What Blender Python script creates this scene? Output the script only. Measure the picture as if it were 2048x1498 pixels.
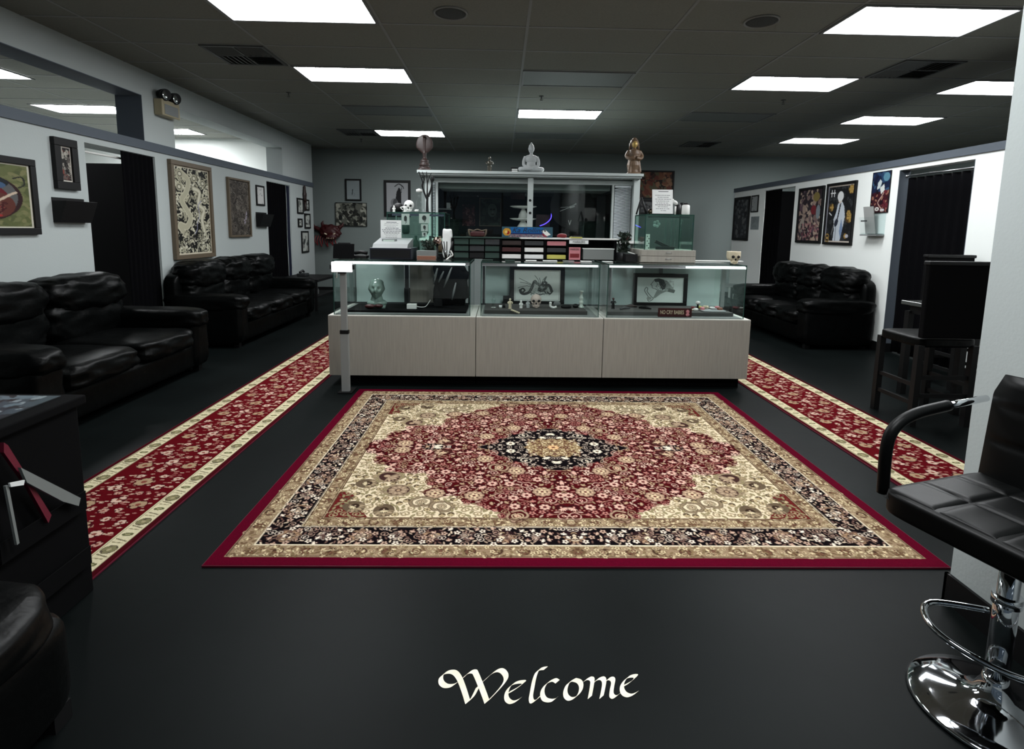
import bpy, bmesh, math, random
import numpy as np
from mathutils import Vector, Matrix, noise
for o in list(bpy.data.objects): bpy.data.objects.remove(o)
S = bpy.context.scene
COL = S.collection
random.seed(7)
rng = np.random.RandomState(11)
PI = math.pi

# ------------------------------------------------------------------ camera
FPX, Y0, X0, PITCH, YAW, ROLL, EYE = 1083.94, 601.98, 1023.4, .1297, -.0204, .0149, 1.42
def cam_axes():
    cp, sp = math.cos(PITCH), math.sin(PITCH)
    fw = np.array([0, cp, -sp]); up = np.array([0, sp, cp]); rt = np.array([1., 0, 0])
    c, s = math.cos(ROLL), math.sin(ROLL)
    M = np.array([c*rt+s*up, -s*rt+c*up, fw])
    cy, sy = math.cos(YAW), math.sin(YAW)
    return M @ np.array([[cy, -sy, 0], [sy, cy, 0], [0, 0, 1]]).T
CM = cam_axes()
def A(px, py, ax, v):
    """point of the world plane ax=v seen at a pixel (2048x1498 frame)"""
    d = CM.T @ np.array([(px-X0)/FPX, -(py-Y0)/FPX, 1]); i = 'xyz'.index(ax)
    o = np.array([0, 0, EYE]); t = (v-o[i])/d[i]
    return Vector(o+t*d)
cd = bpy.data.cameras.new('camera'); cam = bpy.data.objects.new('camera', cd); COL.objects.link(cam)
cam.matrix_world = Matrix([[CM[0][i], CM[1][i], -CM[2][i], (0, 0, EYE)[i]] for i in range(3)]+[[0, 0, 0, 1]])
cd.sensor_width = 36; cd.lens = FPX/2048*36; cd.shift_y = (Y0-749)/2048; cd.shift_x = (1024-X0)/2048
cd.clip_start = .05; cd.clip_end = 60
S.camera = cam
# ------------------------------------------------------------------ light and exposure
S.view_settings.view_transform = 'Standard'; S.view_settings.look = 'None'
S.view_settings.exposure = 0.0; S.view_settings.gamma = 1
LAMP = 31.0            # radiance of the fluorescent diffusers
w = bpy.data.worlds.new('dusk'); S.world = w; w.use_nodes = True
w.node_tree.nodes['Background'].inputs[0].default_value = (.62, .78, 1, 1)
w.node_tree.nodes['Background'].inputs[1].default_value = .10

# ------------------------------------------------------------------ materials
def lin(c):
    c = np.asarray(c, float)/255
    return np.where(c <= .04045, c/12.92, ((c+.055)/1.055)**2.4)
def mat(name, rgb, rough=.6, metal=0, coat=0, spec=.5, emit=0, bump=None, var=None, stretch=None, alpha=None):
    m = bpy.data.materials.new(name); m.use_nodes = True; nt = m.node_tree; b = nt.nodes['Principled BSDF']
    c = (*[float(x) for x in lin(rgb)], 1)
    b.inputs['Base Color'].default_value = c; b.inputs['Roughness'].default_value = rough
    b.inputs['Metallic'].default_value = metal; b.inputs['Coat Weight'].default_value = coat
    b.inputs['Coat Roughness'].default_value = .12; b.inputs['Specular IOR Level'].default_value = spec
    if emit:
        b.inputs['Emission Color'].default_value = c; b.inputs['Emission Strength'].default_value = emit
    if bump or var:
        tc = nt.nodes.new('ShaderNodeTexCoord'); mp = nt.nodes.new('ShaderNodeMapping')
        nt.links.new(tc.outputs['Object'], mp.inputs[0])
        if stretch: mp.inputs['Scale'].default_value = stretch
    if bump:
        n = nt.nodes.new('ShaderNodeTexNoise'); n.inputs['Scale'].default_value = bump[0]; n.inputs['Detail'].default_value = 4
        nt.links.new(mp.outputs[0], n.inputs[0]); bp = nt.nodes.new('ShaderNodeBump')
        bp.inputs['Strength'].default_value = bump[1]; bp.inputs['Distance'].default_value = bump[2] if len(bump) > 2 else .01
        nt.links.new(n.outputs[0], bp.inputs['Height']); nt.links.new(bp.outputs[0], b.inputs['Normal'])
    if var:
        n = nt.nodes.new('ShaderNodeTexNoise'); n.inputs['Scale'].default_value = var[0]; n.inputs['Detail'].default_value = 6
        nt.links.new(mp.outputs[0], n.inputs[0]); r = nt.nodes.new('ShaderNodeValToRGB')
        k = var[1]; r.color_ramp.elements[0].position = .3; r.color_ramp.elements[1].position = .7
        r.color_ramp.elements[0].color = tuple(x*(1-k) for x in c[:3])+(1,); r.color_ramp.elements[1].color = tuple(x*(1+k) for x in c[:3])+(1,)
        nt.links.new(n.outputs[0], r.inputs[0]); nt.links.new(r.outputs[0], b.inputs['Base Color'])
    return m
def glass_mat(name, tint=(250, 253, 252), refl=1.0, rough=0.0):
    m = bpy.data.materials.new(name); m.use_nodes = True; nt = m.node_tree; nt.nodes.clear()
    o = nt.nodes.new('ShaderNodeOutputMaterial'); mx = nt.nodes.new('ShaderNodeMixShader'); t = nt.nodes.new('ShaderNodeBsdfTransparent')
    g = nt.nodes.new('ShaderNodeBsdfGlossy'); f = nt.nodes.new('ShaderNodeLayerWeight'); f.inputs[0].default_value = .5
    pw = nt.nodes.new('ShaderNodeMath'); pw.operation = 'POWER'; pw.inputs[1].default_value = 5
    ml = nt.nodes.new('ShaderNodeMath'); ml.operation = 'MULTIPLY_ADD'; ml.inputs[1].default_value = .85; ml.inputs[2].default_value = .028
    t.inputs[0].default_value = (*[float(x) for x in lin(tint)], 1); g.inputs['Roughness'].default_value = rough
    g.inputs[0].default_value = (refl, refl, refl, 1)
    nt.links.new(f.outputs['Facing'], pw.inputs[0]); nt.links.new(pw.outputs[0], ml.inputs[0]); nt.links.new(ml.outputs[0], mx.inputs[0])
    nt.links.new(t.outputs[0], mx.inputs[1]); nt.links.new(g.outputs[0], mx.inputs[2])
    nt.links.new(mx.outputs[0], o.inputs[0]); return m
def vcol_mat(name, rough=.9, coat=0, bump=None, spec=.2):
    m = mat(name, (128, 128, 128), rough, coat=coat, bump=bump, spec=spec); nt = m.node_tree
    a = nt.nodes.new('ShaderNodeAttribute'); a.attribute_name = 'Col'
    nt.links.new(a.outputs['Color'], nt.nodes['Principled BSDF'].inputs['Base Color']); return m
M = dict(
 wall=mat('wall_paint', (172, 179, 178), .85, bump=(90, .15, .004)),
 wallR=mat('wall_paint_white', (232, 236, 233), .85, bump=(90, .15, .004)),
 wallB=mat('wall_paint_grey', (118, 127, 125), .85, bump=(90, .15, .004)),
 band=mat('blue_grey_trim_paint', (78, 86, 95), .7),
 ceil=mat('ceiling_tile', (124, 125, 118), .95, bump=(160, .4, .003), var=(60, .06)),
 grid=mat('ceiling_grid_metal', (132, 134, 132), .6),
 floor=mat('painted_concrete', (11, 15, 15), .46, spec=.065, var=(1.6, .3), bump=(14, .10, .004)),
 black=mat('black_paint', (9, 9, 10), .55, spec=.3), blackm=mat('black_matte', (5, 5, 6), .9, spec=.1),
 curtain=mat('black_curtain', (6, 6, 8), .95, spec=.05), curtainb=mat('navy_curtain', (30, 34, 48), .9, spec=.1),
 leather=mat('black_leather', (3, 4, 4), .40, spec=.12, bump=(9, .35, .02)),
 leatherf=mat('black_vinyl', (6, 7, 7), .42, spec=.14, bump=(30, .08, .004)),
 chrome=mat('chrome', (215, 218, 222), .06, metal=1), steel=mat('brushed_steel', (175, 178, 180), .3, metal=1),
 lamp=mat('lit_diffuser', (250, 253, 255), .5, emit=LAMP), lampoff=mat('unlit_diffuser', (96, 100, 98), .5),
 lampframe=mat('lamp_frame', (110, 112, 112), .5), vent=mat('vent_metal', (70, 73, 72), .6), ventd=mat('vent_dark', (14, 15, 15), .8),
 speaker=mat('speaker_grille', (58, 61, 60), .8, bump=(400, .6, .002)),
 lam=mat('grey_wood_laminate', (150, 146, 137), .5, var=(9, .09), stretch=(9, 9, .5)), lamedge=mat('laminate_edge', (200, 200, 192), .5),
 deck=mat('grey_deck', (116, 120, 118), .6), pale=mat('frosted_back_panel', (176, 196, 192), .5),
 glass=glass_mat('clear_glass'), gglass=glass_mat('green_glass', (238, 249, 245)), glassedge=mat('glass_edge', (40, 70, 62), .15, spec=.6),
 white=mat('white_plastic', (222, 222, 218), .45), paper=mat('paper', (226, 228, 226), .8), grey=mat('grey_plastic', (120, 124, 124), .5),
 dgrey=mat('dark_grey_plastic', (40, 42, 44), .5), navy=mat('navy_plastic', (18, 20, 34), .4), wfr=mat('white_frame_paint', (178, 186, 184), .5),
 postgrey=mat('post_grey_aluminium', (140, 142, 140), .5), bone=mat('bone', (205, 192, 165), .5, bump=(40, .3, .004)), boned=mat('bone_dark_hole', (10, 8, 8), .9), stone=mat('grey_stone', (168, 172, 172), .55, bump=(60, .3, .004)),
 wood=mat('dark_wood', (38, 22, 18), .5, bump=(50, .3, .004)), woodl=mat('carved_brown_wood', (100, 78, 58), .45, bump=(70, .6, .006)), gold=mat('gold_paint', (190, 160, 95), .35, metal=.4),
 red=mat('red_lacquer', (110, 14, 22), .4), dred=mat('dark_red_paint', (58, 12, 14), .5), pink=mat('pink_paper', (190, 120, 126), .7), text=mat('print_ink', (25, 25, 28), .8),
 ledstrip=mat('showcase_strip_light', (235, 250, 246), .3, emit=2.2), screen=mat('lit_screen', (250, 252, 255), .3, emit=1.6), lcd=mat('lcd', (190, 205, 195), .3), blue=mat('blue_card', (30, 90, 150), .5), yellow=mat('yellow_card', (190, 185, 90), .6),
 magenta=mat('magenta_cover', (96, 12, 38), .45), green=mat('dark_green_card', (24, 50, 42), .6), plant=mat('leaf_dark', (30, 42, 30), .6), neon=mat('violet_neon', (90, 70, 255), .5, emit=3),
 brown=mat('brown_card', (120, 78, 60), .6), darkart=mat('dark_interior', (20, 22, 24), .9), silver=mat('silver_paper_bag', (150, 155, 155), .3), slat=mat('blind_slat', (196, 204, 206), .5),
 paint=mat('cream_floor_paint', (236, 228, 206), .6, var=(30, .12)), acr=glass_mat('acrylic', (246, 250, 250)), teal=mat('porcelain_grey_green', (120, 140, 132), .18, spec=.7),
 rug=vcol_mat('woven_rug', .95, spec=.04, bump=(500, .5, .003)), art=vcol_mat('art_print', .55), artg=vcol_mat('glossy_art_print', .3, coat=.3), brass=mat('aged_gold_frame', (92, 80, 64), .5), beige=mat('beige_plastic', (160, 150, 122), .5),
)
# ------------------------------------------------------------------ mesh builder
class MB:
    def __init__(s): s.v = []; s.f = []; s.m = []; s.sm = []; s.mi = 0
    def add(s, vs, fs, smooth=False):
        k = len(s.v); s.v += [tuple(v) for v in vs]; s.f += [tuple(i+k for i in f) for f in fs]
        s.m += [s.mi]*len(fs); s.sm += [smooth]*len(fs); return s
    def box(s, x0, y0, z0, x1, y1, z1):
        x0, x1 = min(x0, x1), max(x0, x1); y0, y1 = min(y0, y1), max(y0, y1); z0, z1 = min(z0, z1), max(z0, z1)
        return s.add([(x, y, z) for z in (z0, z1) for y in (y0, y1) for x in (x0, x1)],
                     [(0, 2, 3, 1), (4, 5, 7, 6), (0, 1, 5, 4), (2, 6, 7, 3), (0, 4, 6, 2), (1, 3, 7, 5)])
    def obox(s, c, ax, ay, az):   # centre and three half vectors
        c, ax, ay, az = map(Vector, (c, ax, ay, az))
        return s.add([c+ax*i+ay*j+az*k for k in (-1, 1) for j in (-1, 1) for i in (-1, 1)],
                     [(0, 2, 3, 1), (4, 5, 7, 6), (0, 1, 5, 4), (2, 6, 7, 3), (0, 4, 6, 2), (1, 3, 7, 5)])
    def tube(s, pts, r, n=10, cap=True, closed=False):
        pts = [Vector(p) for p in pts]; N = len(pts); rr = r if isinstance(r, (list, tuple)) else [r]*N
        vs = []; ref = None
        for i, p in enumerate(pts):
            if closed: t = pts[(i+1) % N]-pts[i-1]
            else: t = pts[min(i+1, N-1)]-pts[max(i-1, 0)]
            t.normalize()
            if ref is None: ref = Vector((0, 0, 1)) if abs(t.z) < .9 else Vector((1, 0, 0))
            a = ref-t*ref.dot(t); a.normalize(); ref = a; b = t.cross(a)
            vs += [p+(a*math.cos(2*PI*k/n)+b*math.sin(2*PI*k/n))*rr[i] for k in range(n)]
        L = N if closed else N-1
        fs = [(i*n+k, i*n+(k+1) % n, ((i+1) % N)*n+(k+1) % n, ((i+1) % N)*n+k) for i in range(L) for k in range(n)]
        s.add(vs, fs, True)
        if cap and not closed:
            b0 = len(s.v)-len(vs); s.f += [tuple(b0+k for k in range(n))[::-1], tuple(b0+(N-1)*n+k for k in range(n))]; s.m += [s.mi]*2; s.sm += [False]*2
        return s
    def lathe(s, prof, c=(0, 0, 0), n=24):
        vs = [(c[0]+r*math.cos(2*PI*k/n), c[1]+r*math.sin(2*PI*k/n), c[2]+z) for r, z in prof for k in range(n)]
        fs = [(i*n+k, i*n+(k+1) % n, (i+1)*n+(k+1) % n, (i+1)*n+k) for i in range(len(prof)-1) for k in range(n)]
        s.add(vs, fs, True); b0 = len(s.v)-len(vs)
        s.f += [tuple(b0+k for k in range(n))[::-1], tuple(b0+(len(prof)-1)*n+k for k in range(n))]; s.m += [s.mi]*2; s.sm += [False]*2
        return s
    def ell(s, c, r, nu=16, nv=10, rot=None, fn=None):
        vs = []; fs = []
        for j in range(nv+1):
            th = PI*j/nv
            for i in range(nu):
                ph = 2*PI*i/nu; d = Vector((math.sin(th)*math.cos(ph), math.sin(th)*math.sin(ph), math.cos(th)))
                p = Vector((d.x*r[0], d.y*r[1], d.z*r[2]))
                if fn: p = fn(d, p)
                if rot: p = rot @ p
                vs.append(p+Vector(c))
        for j in range(nv):
            for i in range(nu): fs.append((j*nu+i, (j+1)*nu+i, (j+1)*nu+(i+1) % nu, j*nu+(i+1) % nu))
        return s.add(vs, fs, True)
    def puff(s, x0, y0, z0, x1, y1, z1, n=5., wr=0, seed=0, res=14):
        """overstuffed cushion: superellipsoid with wrinkles"""
        c = Vector(((x0+x1)/2, (y0+y1)/2, (z0+z1)/2)); h = Vector((abs(x1-x0)/2, abs(y1-y0)/2, abs(z1-z0)/2)); g = np.linspace(-1, 1, res+1)
        g = np.sign(g)*np.abs(g)**.8
        for a in range(3):
            for sg in (-1, 1):
                vs = []
                for u in g:
                    for v in g:
                        q = [0, 0, 0]; q[a] = sg; q[(a+1) % 3] = u; q[(a+2) % 3] = v
                        L = (abs(q[0])**n+abs(q[1])**n+abs(q[2])**n)**(1/n); q = [k/L for k in q]
                        p = Vector((q[0]*h.x, q[1]*h.y, q[2]*h.z))
                        if wr:
                            w_ = noise.noise(Vector((p.x*7+seed, p.y*5, p.z*16)))*.7+noise.noise(Vector((p.x*22+seed, p.y*14, p.z*34)))*.3
                            p *= 1+wr*w_/max(h)
                        vs.append(p+c)
                k = res+1
                fs = [(i*k+j, (i+1)*k+j, (i+1)*k+j+1, i*k+j+1) if sg > 0 else (i*k+j, i*k+j+1, (i+1)*k+j+1, (i+1)*k+j) for i in range(res) for j in range(res)]
                s.add(vs, fs, True)
        return s
    def prism(s, poly, d):   # polygon (3d points) extruded by vector d
        d = Vector(d); P = [Vector(p) for p in poly]; n = len(P)
        return s.add(P+[p+d for p in P], [tuple(range(n))[::-1], tuple(range(n, 2*n))]+[(i, (i+1) % n, n+(i+1) % n, n+i) for i in range(n)])
    def build(s, name, mats, parent=None, bevel=0, sub=0, remesh=0, weld=False):
        me = bpy.data.meshes.new(name); me.from_pydata(s.v, [], s.f)
        for m_ in (mats if isinstance(mats, (list, tuple)) else [mats]): me.materials.append(M[m_] if isinstance(m_, str) else m_)
        me.polygons.foreach_set('material_index', s.m); me.polygons.foreach_set('use_smooth', s.sm); me.update()
        bm = bmesh.new(); bm.from_mesh(me)
        if weld: bmesh.ops.remove_doubles(bm, verts=bm.verts, dist=1e-5)
        bmesh.ops.recalc_face_normals(bm, faces=bm.faces); bm.to_mesh(me); bm.free()
        o = bpy.data.objects.new(name, me); COL.objects.link(o)
        if parent: o.parent = parent
        if remesh:
            r = o.modifiers.new('r', 'REMESH'); r.mode = 'VOXEL'; r.voxel_size = remesh; r.use_smooth_shade = True
        if bevel:
            b = o.modifiers.new('b', 'BEVEL'); b.width = bevel; b.segments = 2; b.limit_method = 'ANGLE'
        if sub:
            b = o.modifiers.new('s', 'SUBSURF'); b.levels = b.render_levels = sub
        return o
def tag(o, label, cat, group=None, kind=None):
    if label: o['label'] = label
    if cat: o['category'] = cat
    if group: o['group'] = group
    if kind: o['kind'] = kind
    return o
def thing(name, label, cat, loc=(0, 0, 0), rz=0, group=None):
    o = bpy.data.objects.new(name, None); COL.objects.link(o); o.location = loc; o.rotation_euler = (0, 0, rz); o.empty_display_size = .05
    return tag(o, label, cat, group)
def struct(name, mb, m, **k):
    o = mb.build(name, m, **k); o['kind'] = 'structure'; return o
KIDS = {}
def kids(o): return [c for c in bpy.data.objects if c.parent == o]
def dup(root, loc, rz=None, label=None, group=None):
    r = root.copy(); COL.objects.link(r); r.location = loc
    if rz is not None: r.rotation_euler = (0, 0, rz)
    if label: r['label'] = label
    if group: r['group'] = group
    for c in kids(root):
        q = c.copy(); COL.objects.link(q); q.parent = r
        for d in kids(c):
            e = d.copy(); COL.objects.link(e); e.parent = q
    return r
def B(*a): return MB().box(*a)
def smooth(P, k=6, closed=False):
    P = [Vector(p) for p in P]; n = len(P); out = []
    for i in range(n if closed else n-1):
        g = lambda j: P[j % n] if closed else P[max(0, min(n-1, j))]
        a, b, c, d = g(i-1), g(i), g(i+1), g(i+2)
        for t in range(k):
            t /= k; out.append(.5*((2*b)+(c-a)*t+(2*a-5*b+4*c-d)*t*t+(3*b-a-3*c+d)*t**3))
    if not closed: out.append(P[-1])
    return out
def text_obj(name, s, size, m, parent, loc, rot=(PI/2, 0, 0), shear=0, depth=.0006, sx=1):
    c = bpy.data.curves.new(name, 'FONT'); c.body = s; c.size = size; c.align_x = 'CENTER'; c.align_y = 'CENTER'; c.extrude = depth; c.shear = shear
    c.materials.append(M[m]); t = bpy.data.objects.new('tmp', c); COL.objects.link(t)
    me = bpy.data.meshes.new_from_object(t.evaluated_get(bpy.context.evaluated_depsgraph_get())); bpy.data.objects.remove(t)
    if not me.materials: me.materials.append(M[m])
    o = bpy.data.objects.new(name, me); COL.objects.link(o); o.location = loc; o.rotation_euler = rot; o.scale = (sx, 1, 1); o.parent = parent; return o

# ------------------------------------------------------------------ numpy painter for woven and printed patterns
class Cv:
    def __init__(s, w, h, bg): s.w = w; s.h = h; s.a = np.empty((h, w, 3)); s.a[:] = bg
    def win(s, x0, x1, y0, y1):
        x0 = max(0, int(x0)); x1 = min(s.w, int(x1)+2); y0 = max(0, int(y0)); y1 = min(s.h, int(y1)+2)
        if x0 >= x1 or y0 >= y1: return None
        Y, X = np.mgrid[y0:y1, x0:x1]; return X+.5, Y+.5, s.a[y0:y1, x0:x1]
    def ell(s, cx, cy, rx, ry, c, rot=0):
        R = max(rx, ry); q = s.win(cx-R, cx+R, cy-R, cy+R)
        if q is None: return s
        X, Y, a = q; X = X-cx; Y = Y-cy; co, si = math.cos(rot), math.sin(rot); m = ((X*co+Y*si)/rx)**2+((-X*si+Y*co)/ry)**2 <= 1; a[m] = c; return s
    def poly(s, P, c):
        P = np.array(P, float); q = s.win(P[:, 0].min(), P[:, 0].max(), P[:, 1].min(), P[:, 1].max())
        if q is None: return s
        X, Y, a = q; ins = np.zeros(X.shape, bool); n = len(P)
        for i in range(n):
            x1, y1 = P[i]; x2, y2 = P[(i+1) % n]
            if y1 == y2: continue
            ins ^= ((y1 > Y) != (y2 > Y)) & (X < (x2-x1)*(Y-y1)/(y2-y1)+x1)
        a[ins] = c; return s
    def line(s, P, wd, c):
        for i in range(len(P)-1):
            (x1, y1), (x2, y2) = P[i], P[i+1]; q = s.win(min(x1, x2)-wd, max(x1, x2)+wd, min(y1, y2)-wd, max(y1, y2)+wd)
            if q is None: continue
            X, Y, a = q; dx, dy = x2-x1, y2-y1; L = dx*dx+dy*dy+1e-9; t = np.clip(((X-x1)*dx+(Y-y1)*dy)/L, 0, 1)
            a[(X-x1-t*dx)**2+(Y-y1-t*dy)**2 <= (wd/2)**2] = c
        return s
    def curve(s, P, wd, c, k=6): return s.line([(p[0], p[1]) for p in smooth([(x, y, 0) for x, y in P], k)], wd, c)
    def rect(s, x0, y0, x1, y1, c): s.a[int(max(0, y0)):int(max(0, y1)), int(max(0, x0)):int(max(0, x1))] = c; return s
    def flower(s, cx, cy, r, c1, c2, dark, n=6, rot=0):
        kd = int(abs(cx*7.3+cy*3.1)) % 3; l = tuple(min(255, v*1.16+6) for v in c1)
        if r < 7 or kd == 0:
            s.ell(cx, cy, r*1.1, r, dark)
            for k in range(n):
                t = rot+2*PI*k/n; x, y = cx+math.cos(t)*r*.58, cy+math.sin(t)*r*.58; s.ell(x, y, r*.44, r*.33, c1, t); s.ell(x, y, r*.22, r*.14, l, t)
            s.ell(cx, cy, r*.30, r*.30, dark); s.ell(cx, cy, r*.20, r*.20, c2); return s
        if kd == 1:      # palmette fan
            s.ell(cx, cy, r*1.15, r*.95, dark, rot)
            for k in range(-3, 4):
                t = rot+k*.42; x, y = cx+math.cos(t)*r*.5, cy+math.sin(t)*r*.5; s.ell(x, y, r*.56, r*.15, c1 if k % 2 else l, t)
            s.ell(cx-math.cos(rot)*r*.35, cy-math.sin(rot)*r*.35, r*.34, r*.30, c2); s.ell(cx-math.cos(rot)*r*.35, cy-math.sin(rot)*r*.35, r*.18, r*.16, l); return s
        for k in (-1, 1):   # paired curling leaves round a bud
            P = [(cx+r*math.cos(rot+k*a)*q, cy+r*math.sin(rot+k*a)*q) for a, q in ((2.9, .9), (2.0, 1.05), (1.1, 1.0), (.4, .8), (.1, .4))]
            s.curve(P, r*.42, dark, 4); s.curve(P, r*.26, c1, 4)
        s.ell(cx, cy, r*.38, r*.30, l, rot); s.ell(cx, cy, r*.2, r*.16, c2, rot); return s
    def leaf(s, cx, cy, r, t, c, dark):
        s.ell(cx, cy, r*1.15, r*.55, dark, t); s.ell(cx, cy, r, r*.4, c, t); return s
    def noise(s, k):
        s.a *= 1+k*(rng.rand(s.h, s.w, 1)-.5); return s
def grid_mesh(name, a, P, m, parent=None, back=None):
    """a: painted array (row 0 = far/top); P(u,v) -> 3d point arrays with u right, v up in 0..1"""
    h, w_ = a.shape[:2]; u = np.linspace(0, 1, w_); v = np.linspace(1, 0, h); U, V = np.meshgrid(u, v)
    co = P(U.ravel(), V.ravel()).astype(np.float32)
    i = np.arange((h-1)*(w_-1)); r = i//(w_-1); c = i % (w_-1); b = r*w_+c
    f = np.stack([b, b+w_, b+w_+1, b+1], 1).astype(np.int32)
    me = bpy.data.meshes.new(name); me.vertices.add(len(co)); me.vertices.foreach_set('co', co.ravel())
    me.loops.add(f.size); me.loops.foreach_set('vertex_index', f.ravel()); me.polygons.add(len(f))
    me.polygons.foreach_set('loop_start', np.arange(0, f.size, 4, dtype=np.int32)); me.polygons.foreach_set('loop_total', np.full(len(f), 4, np.int32))
    me.update(calc_edges=True)
    ca = me.color_attributes.new('Col', 'FLOAT_COLOR', 'POINT'); L = np.ones((h*w_, 4), np.float32); L[:, :3] = lin(np.clip(a, 0, 255).reshape(-1, 3))
    ca.data.foreach_set('color', L.ravel()); me.materials.append(M[m]); me.validate()
    o = bpy.data.objects.new(name, me); COL.objects.link(o)
    if parent: o.parent = parent
    return o

# ================================================================== SETTING
CZ = 3.103
struct('floor', B(-10, -1.6, -.1, 9.6, 12.3, 0), 'floor')
struct('floor_left_room_bounce', B(-9.84, -1.5, 0, -4.235, 10.99, .004), 'wallR')  # unseen pale layer, added to bounce light onto the left room's walls and ceiling
struct('ceiling', B(-10, -1.6, CZ, 9.6, 12.3, CZ+.1), 'ceil')
g = MB()
for k in range(-7, 8):
    x = -1.025+1.22*k
    if -9.9 < x < 9.5: g.box(x-.012, -1.6, CZ-.004, x+.012, 12.1, CZ+.001)
for k in range(-9, 14):
    y = 4.157+.61*k
    if y < 12.1: g.box(-9.9, y-.012, CZ-.0035, 9.5, y+.012, CZ+.001)
struct('trim_1', g, 'grid')
struct('wall_back', B(-10, 12.1, 0, 9.6, 12.25, CZ), 'wallB')
WX, WT = -3.95, .28
def wall_lr(name, x0, x1, y0, y1, ztop, doors, m, extra=()):
    g = MB(); y = y0
    for a, b, t in doors:
        g.box(x0, y, 0, x1, a, ztop); g.box(x0, a, t, x1, b, ztop); y = b
    g.box(x0, y, 0, x1, y1, ztop)
    for e in extra: g.box(*e)
    return struct(name, g, m)
wall_lr('wall_left', WX-WT, WX, -1.6, 11.58, 2.335, [(5.34, 6.39, 2.185), (9.335, 10.35, 2.185)], 'wall',
        [(WX-WT, -1.6, 2.335, WX, 2.6, 2.825), (WX-WT, 6.23, 2.335, WX, 6.8, 2.825), (WX-WT, 10.04, 2.335, WX, 11.58, 2.825), (WX-WT, -1.6, 2.825, WX, 11.58, CZ)])
struct('trim_2', B(WX-WT-.01, -1.6, 2.245, WX+.018, 11.59, 2.337), 'band')
struct('trim_3', MB().box(WX-WT-.004, 6.226, 2.337, WX+.001, 6.232, 2.825).box(WX-WT, 2.6, 2.819, WX+.001, 6.226, 2.826), 'band')
wall_lr('wall_right', 4.70, 4.83, -1.6, 11.05, 2.24, [(5.435, 6.47, 2.19), (8.76, 9.78, 2.19)], 'wallR')
struct('trim_4', B(4.68, -1.6, 2.24, 4.85, 11.06, 2.318), 'band')
struct('trim_5', MB().box(4.70, 6.462, .11, 4.83, 6.4695, 2.19).box(4.70, 5.436, .11, 4.83, 5.443, 2.19), 'band')
struct('wall_left_room_back', B(-9.9, 11.0, 0, WX-WT, 11.15, CZ), 'wallR')
struct('wall_left_far', B(-10, -1.6, 0, -9.85, 12.1, CZ), 'wall')
struct('wall_right_far', B(8.8, -1.6, 0, 8.95, 12.1, CZ), 'wallB')
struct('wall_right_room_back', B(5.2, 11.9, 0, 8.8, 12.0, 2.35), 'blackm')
struct('wall_entry', B(1.77, -1.6, 0, 1.92, 1.93, CZ), 'wall')
struct('wall_front', MB().box(-10, -1.6, 0, -3.4, -1.5, CZ).box(1.92, -1.6, 0, 9.6, -1.5, CZ).box(-3.4, -1.6, 0, 1.92, -1.5, .4).box(-3.4, -1.6, 2.6, 1.92, -1.5, CZ), 'wall')
struct('window_1', MB().box(-3.4, -1.56, .4, 1.77, -1.55, 2.6), 'glass')
g = MB()
for x in (-3.4, -1.7, -.02, 1.7): g.box(x, -1.6, .4, x+.06, -1.5, 2.6)
struct('trim_6', g, 'dgrey')
bb = MB()
for a, b in ((-1.6, 5.34), (6.39, 9.335), (10.35, 11.58)): bb.box(WX, a, 0, WX+.012, b, .11)
struct('baseboard_left', bb, 'black')
bb = MB()
for a, b in ((-1.6, 5.435), (6.47, 8.76), (9.78, 11.05)): bb.box(4.688, a, 0, 4.70, b, .11)
bb.box(4.70, 6.455, 0, 4.83, 6.47, .11)
struct('baseboard_right', bb, 'black')
struct('baseboard_back', B(-9.8, 12.088, 0, 8.8, 12.1, .11), 'black')
struct('baseboard_entry', MB().box(1.757, -1.5, 0, 1.77, 1.942, .115).box(1.757, 1.93, 0, 1.92, 1.942, .115), 'black')

# ------------------------------------------------------------------ ceiling fixtures
def troffer(lit, label):
    t = thing('ceiling_light', label, 'ceiling light')
    f = MB()
    for a in ((-.6, -.295, .6, -.272), (-.6, .272, .6, .295), (-.6, -.272, -.577, .272), (.577, -.272, .6, .272)): f.box(a[0], a[1], -.014, a[2], a[3], -.004)
    f.build('frame', 'lampframe', t)
    g = MB(); n = 8
    for i in range(n):   # slightly bowed lens
        x0, x1 = -.577+1.154*i/n, -.577+1.154*(i+1)/n
        g.add([(x0, -.272, -.008), (x1, -.272, -.008), (x1, .272, -.008), (x0, .272, -.008)], [(0, 1, 2, 3)])
    g.box(-.577, -.272, -.0079, .577, .272, -.004)
    g.build('diffuser', 'lamp' if lit else 'lampoff', t)
    return t
GX = [-1.635, .805, 3.245, 5.685]; GY = [4.462, 6.292, 8.122, 9.952]
LIT = [(GX[0], GY[0], 'lit ceiling panel at the top edge, above the left end of the front showcase'), (GX[2], GY[0], 'largest lit ceiling panel, nearest at the upper right'),
       (GX[0], GY[1], 'lit ceiling panel beyond the upper left one, between the dark vent and the dark panel'), (GX[2], GY[1], 'second lit panel of the row running away at right, before the square vent'),
       (GX[3], GY[1], 'lit ceiling panel cut off by the entry wall at far right'), (GX[1], GY[2], 'lit ceiling panel in the middle above the seated white statue'),
       (GX[3], GY[2], 'middle one of the lit panels beyond the right partition wall'), (GX[0], GY[3], 'farthest lit ceiling panel at left, behind the wide brown hooded statue'),
       (GX[3], GY[3], 'farthest and smallest lit panel beyond the right partition wall'),
       (-6.1, 6.46, 'lit panel seen through the left clerestory opening at the photo edge'), (-6.15, 8.4, 'lit panel seen through the left clerestory beside the wall post'), (-6.1, 10.2, 'lit panel seen over the left wall just beyond the emergency light')]
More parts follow.
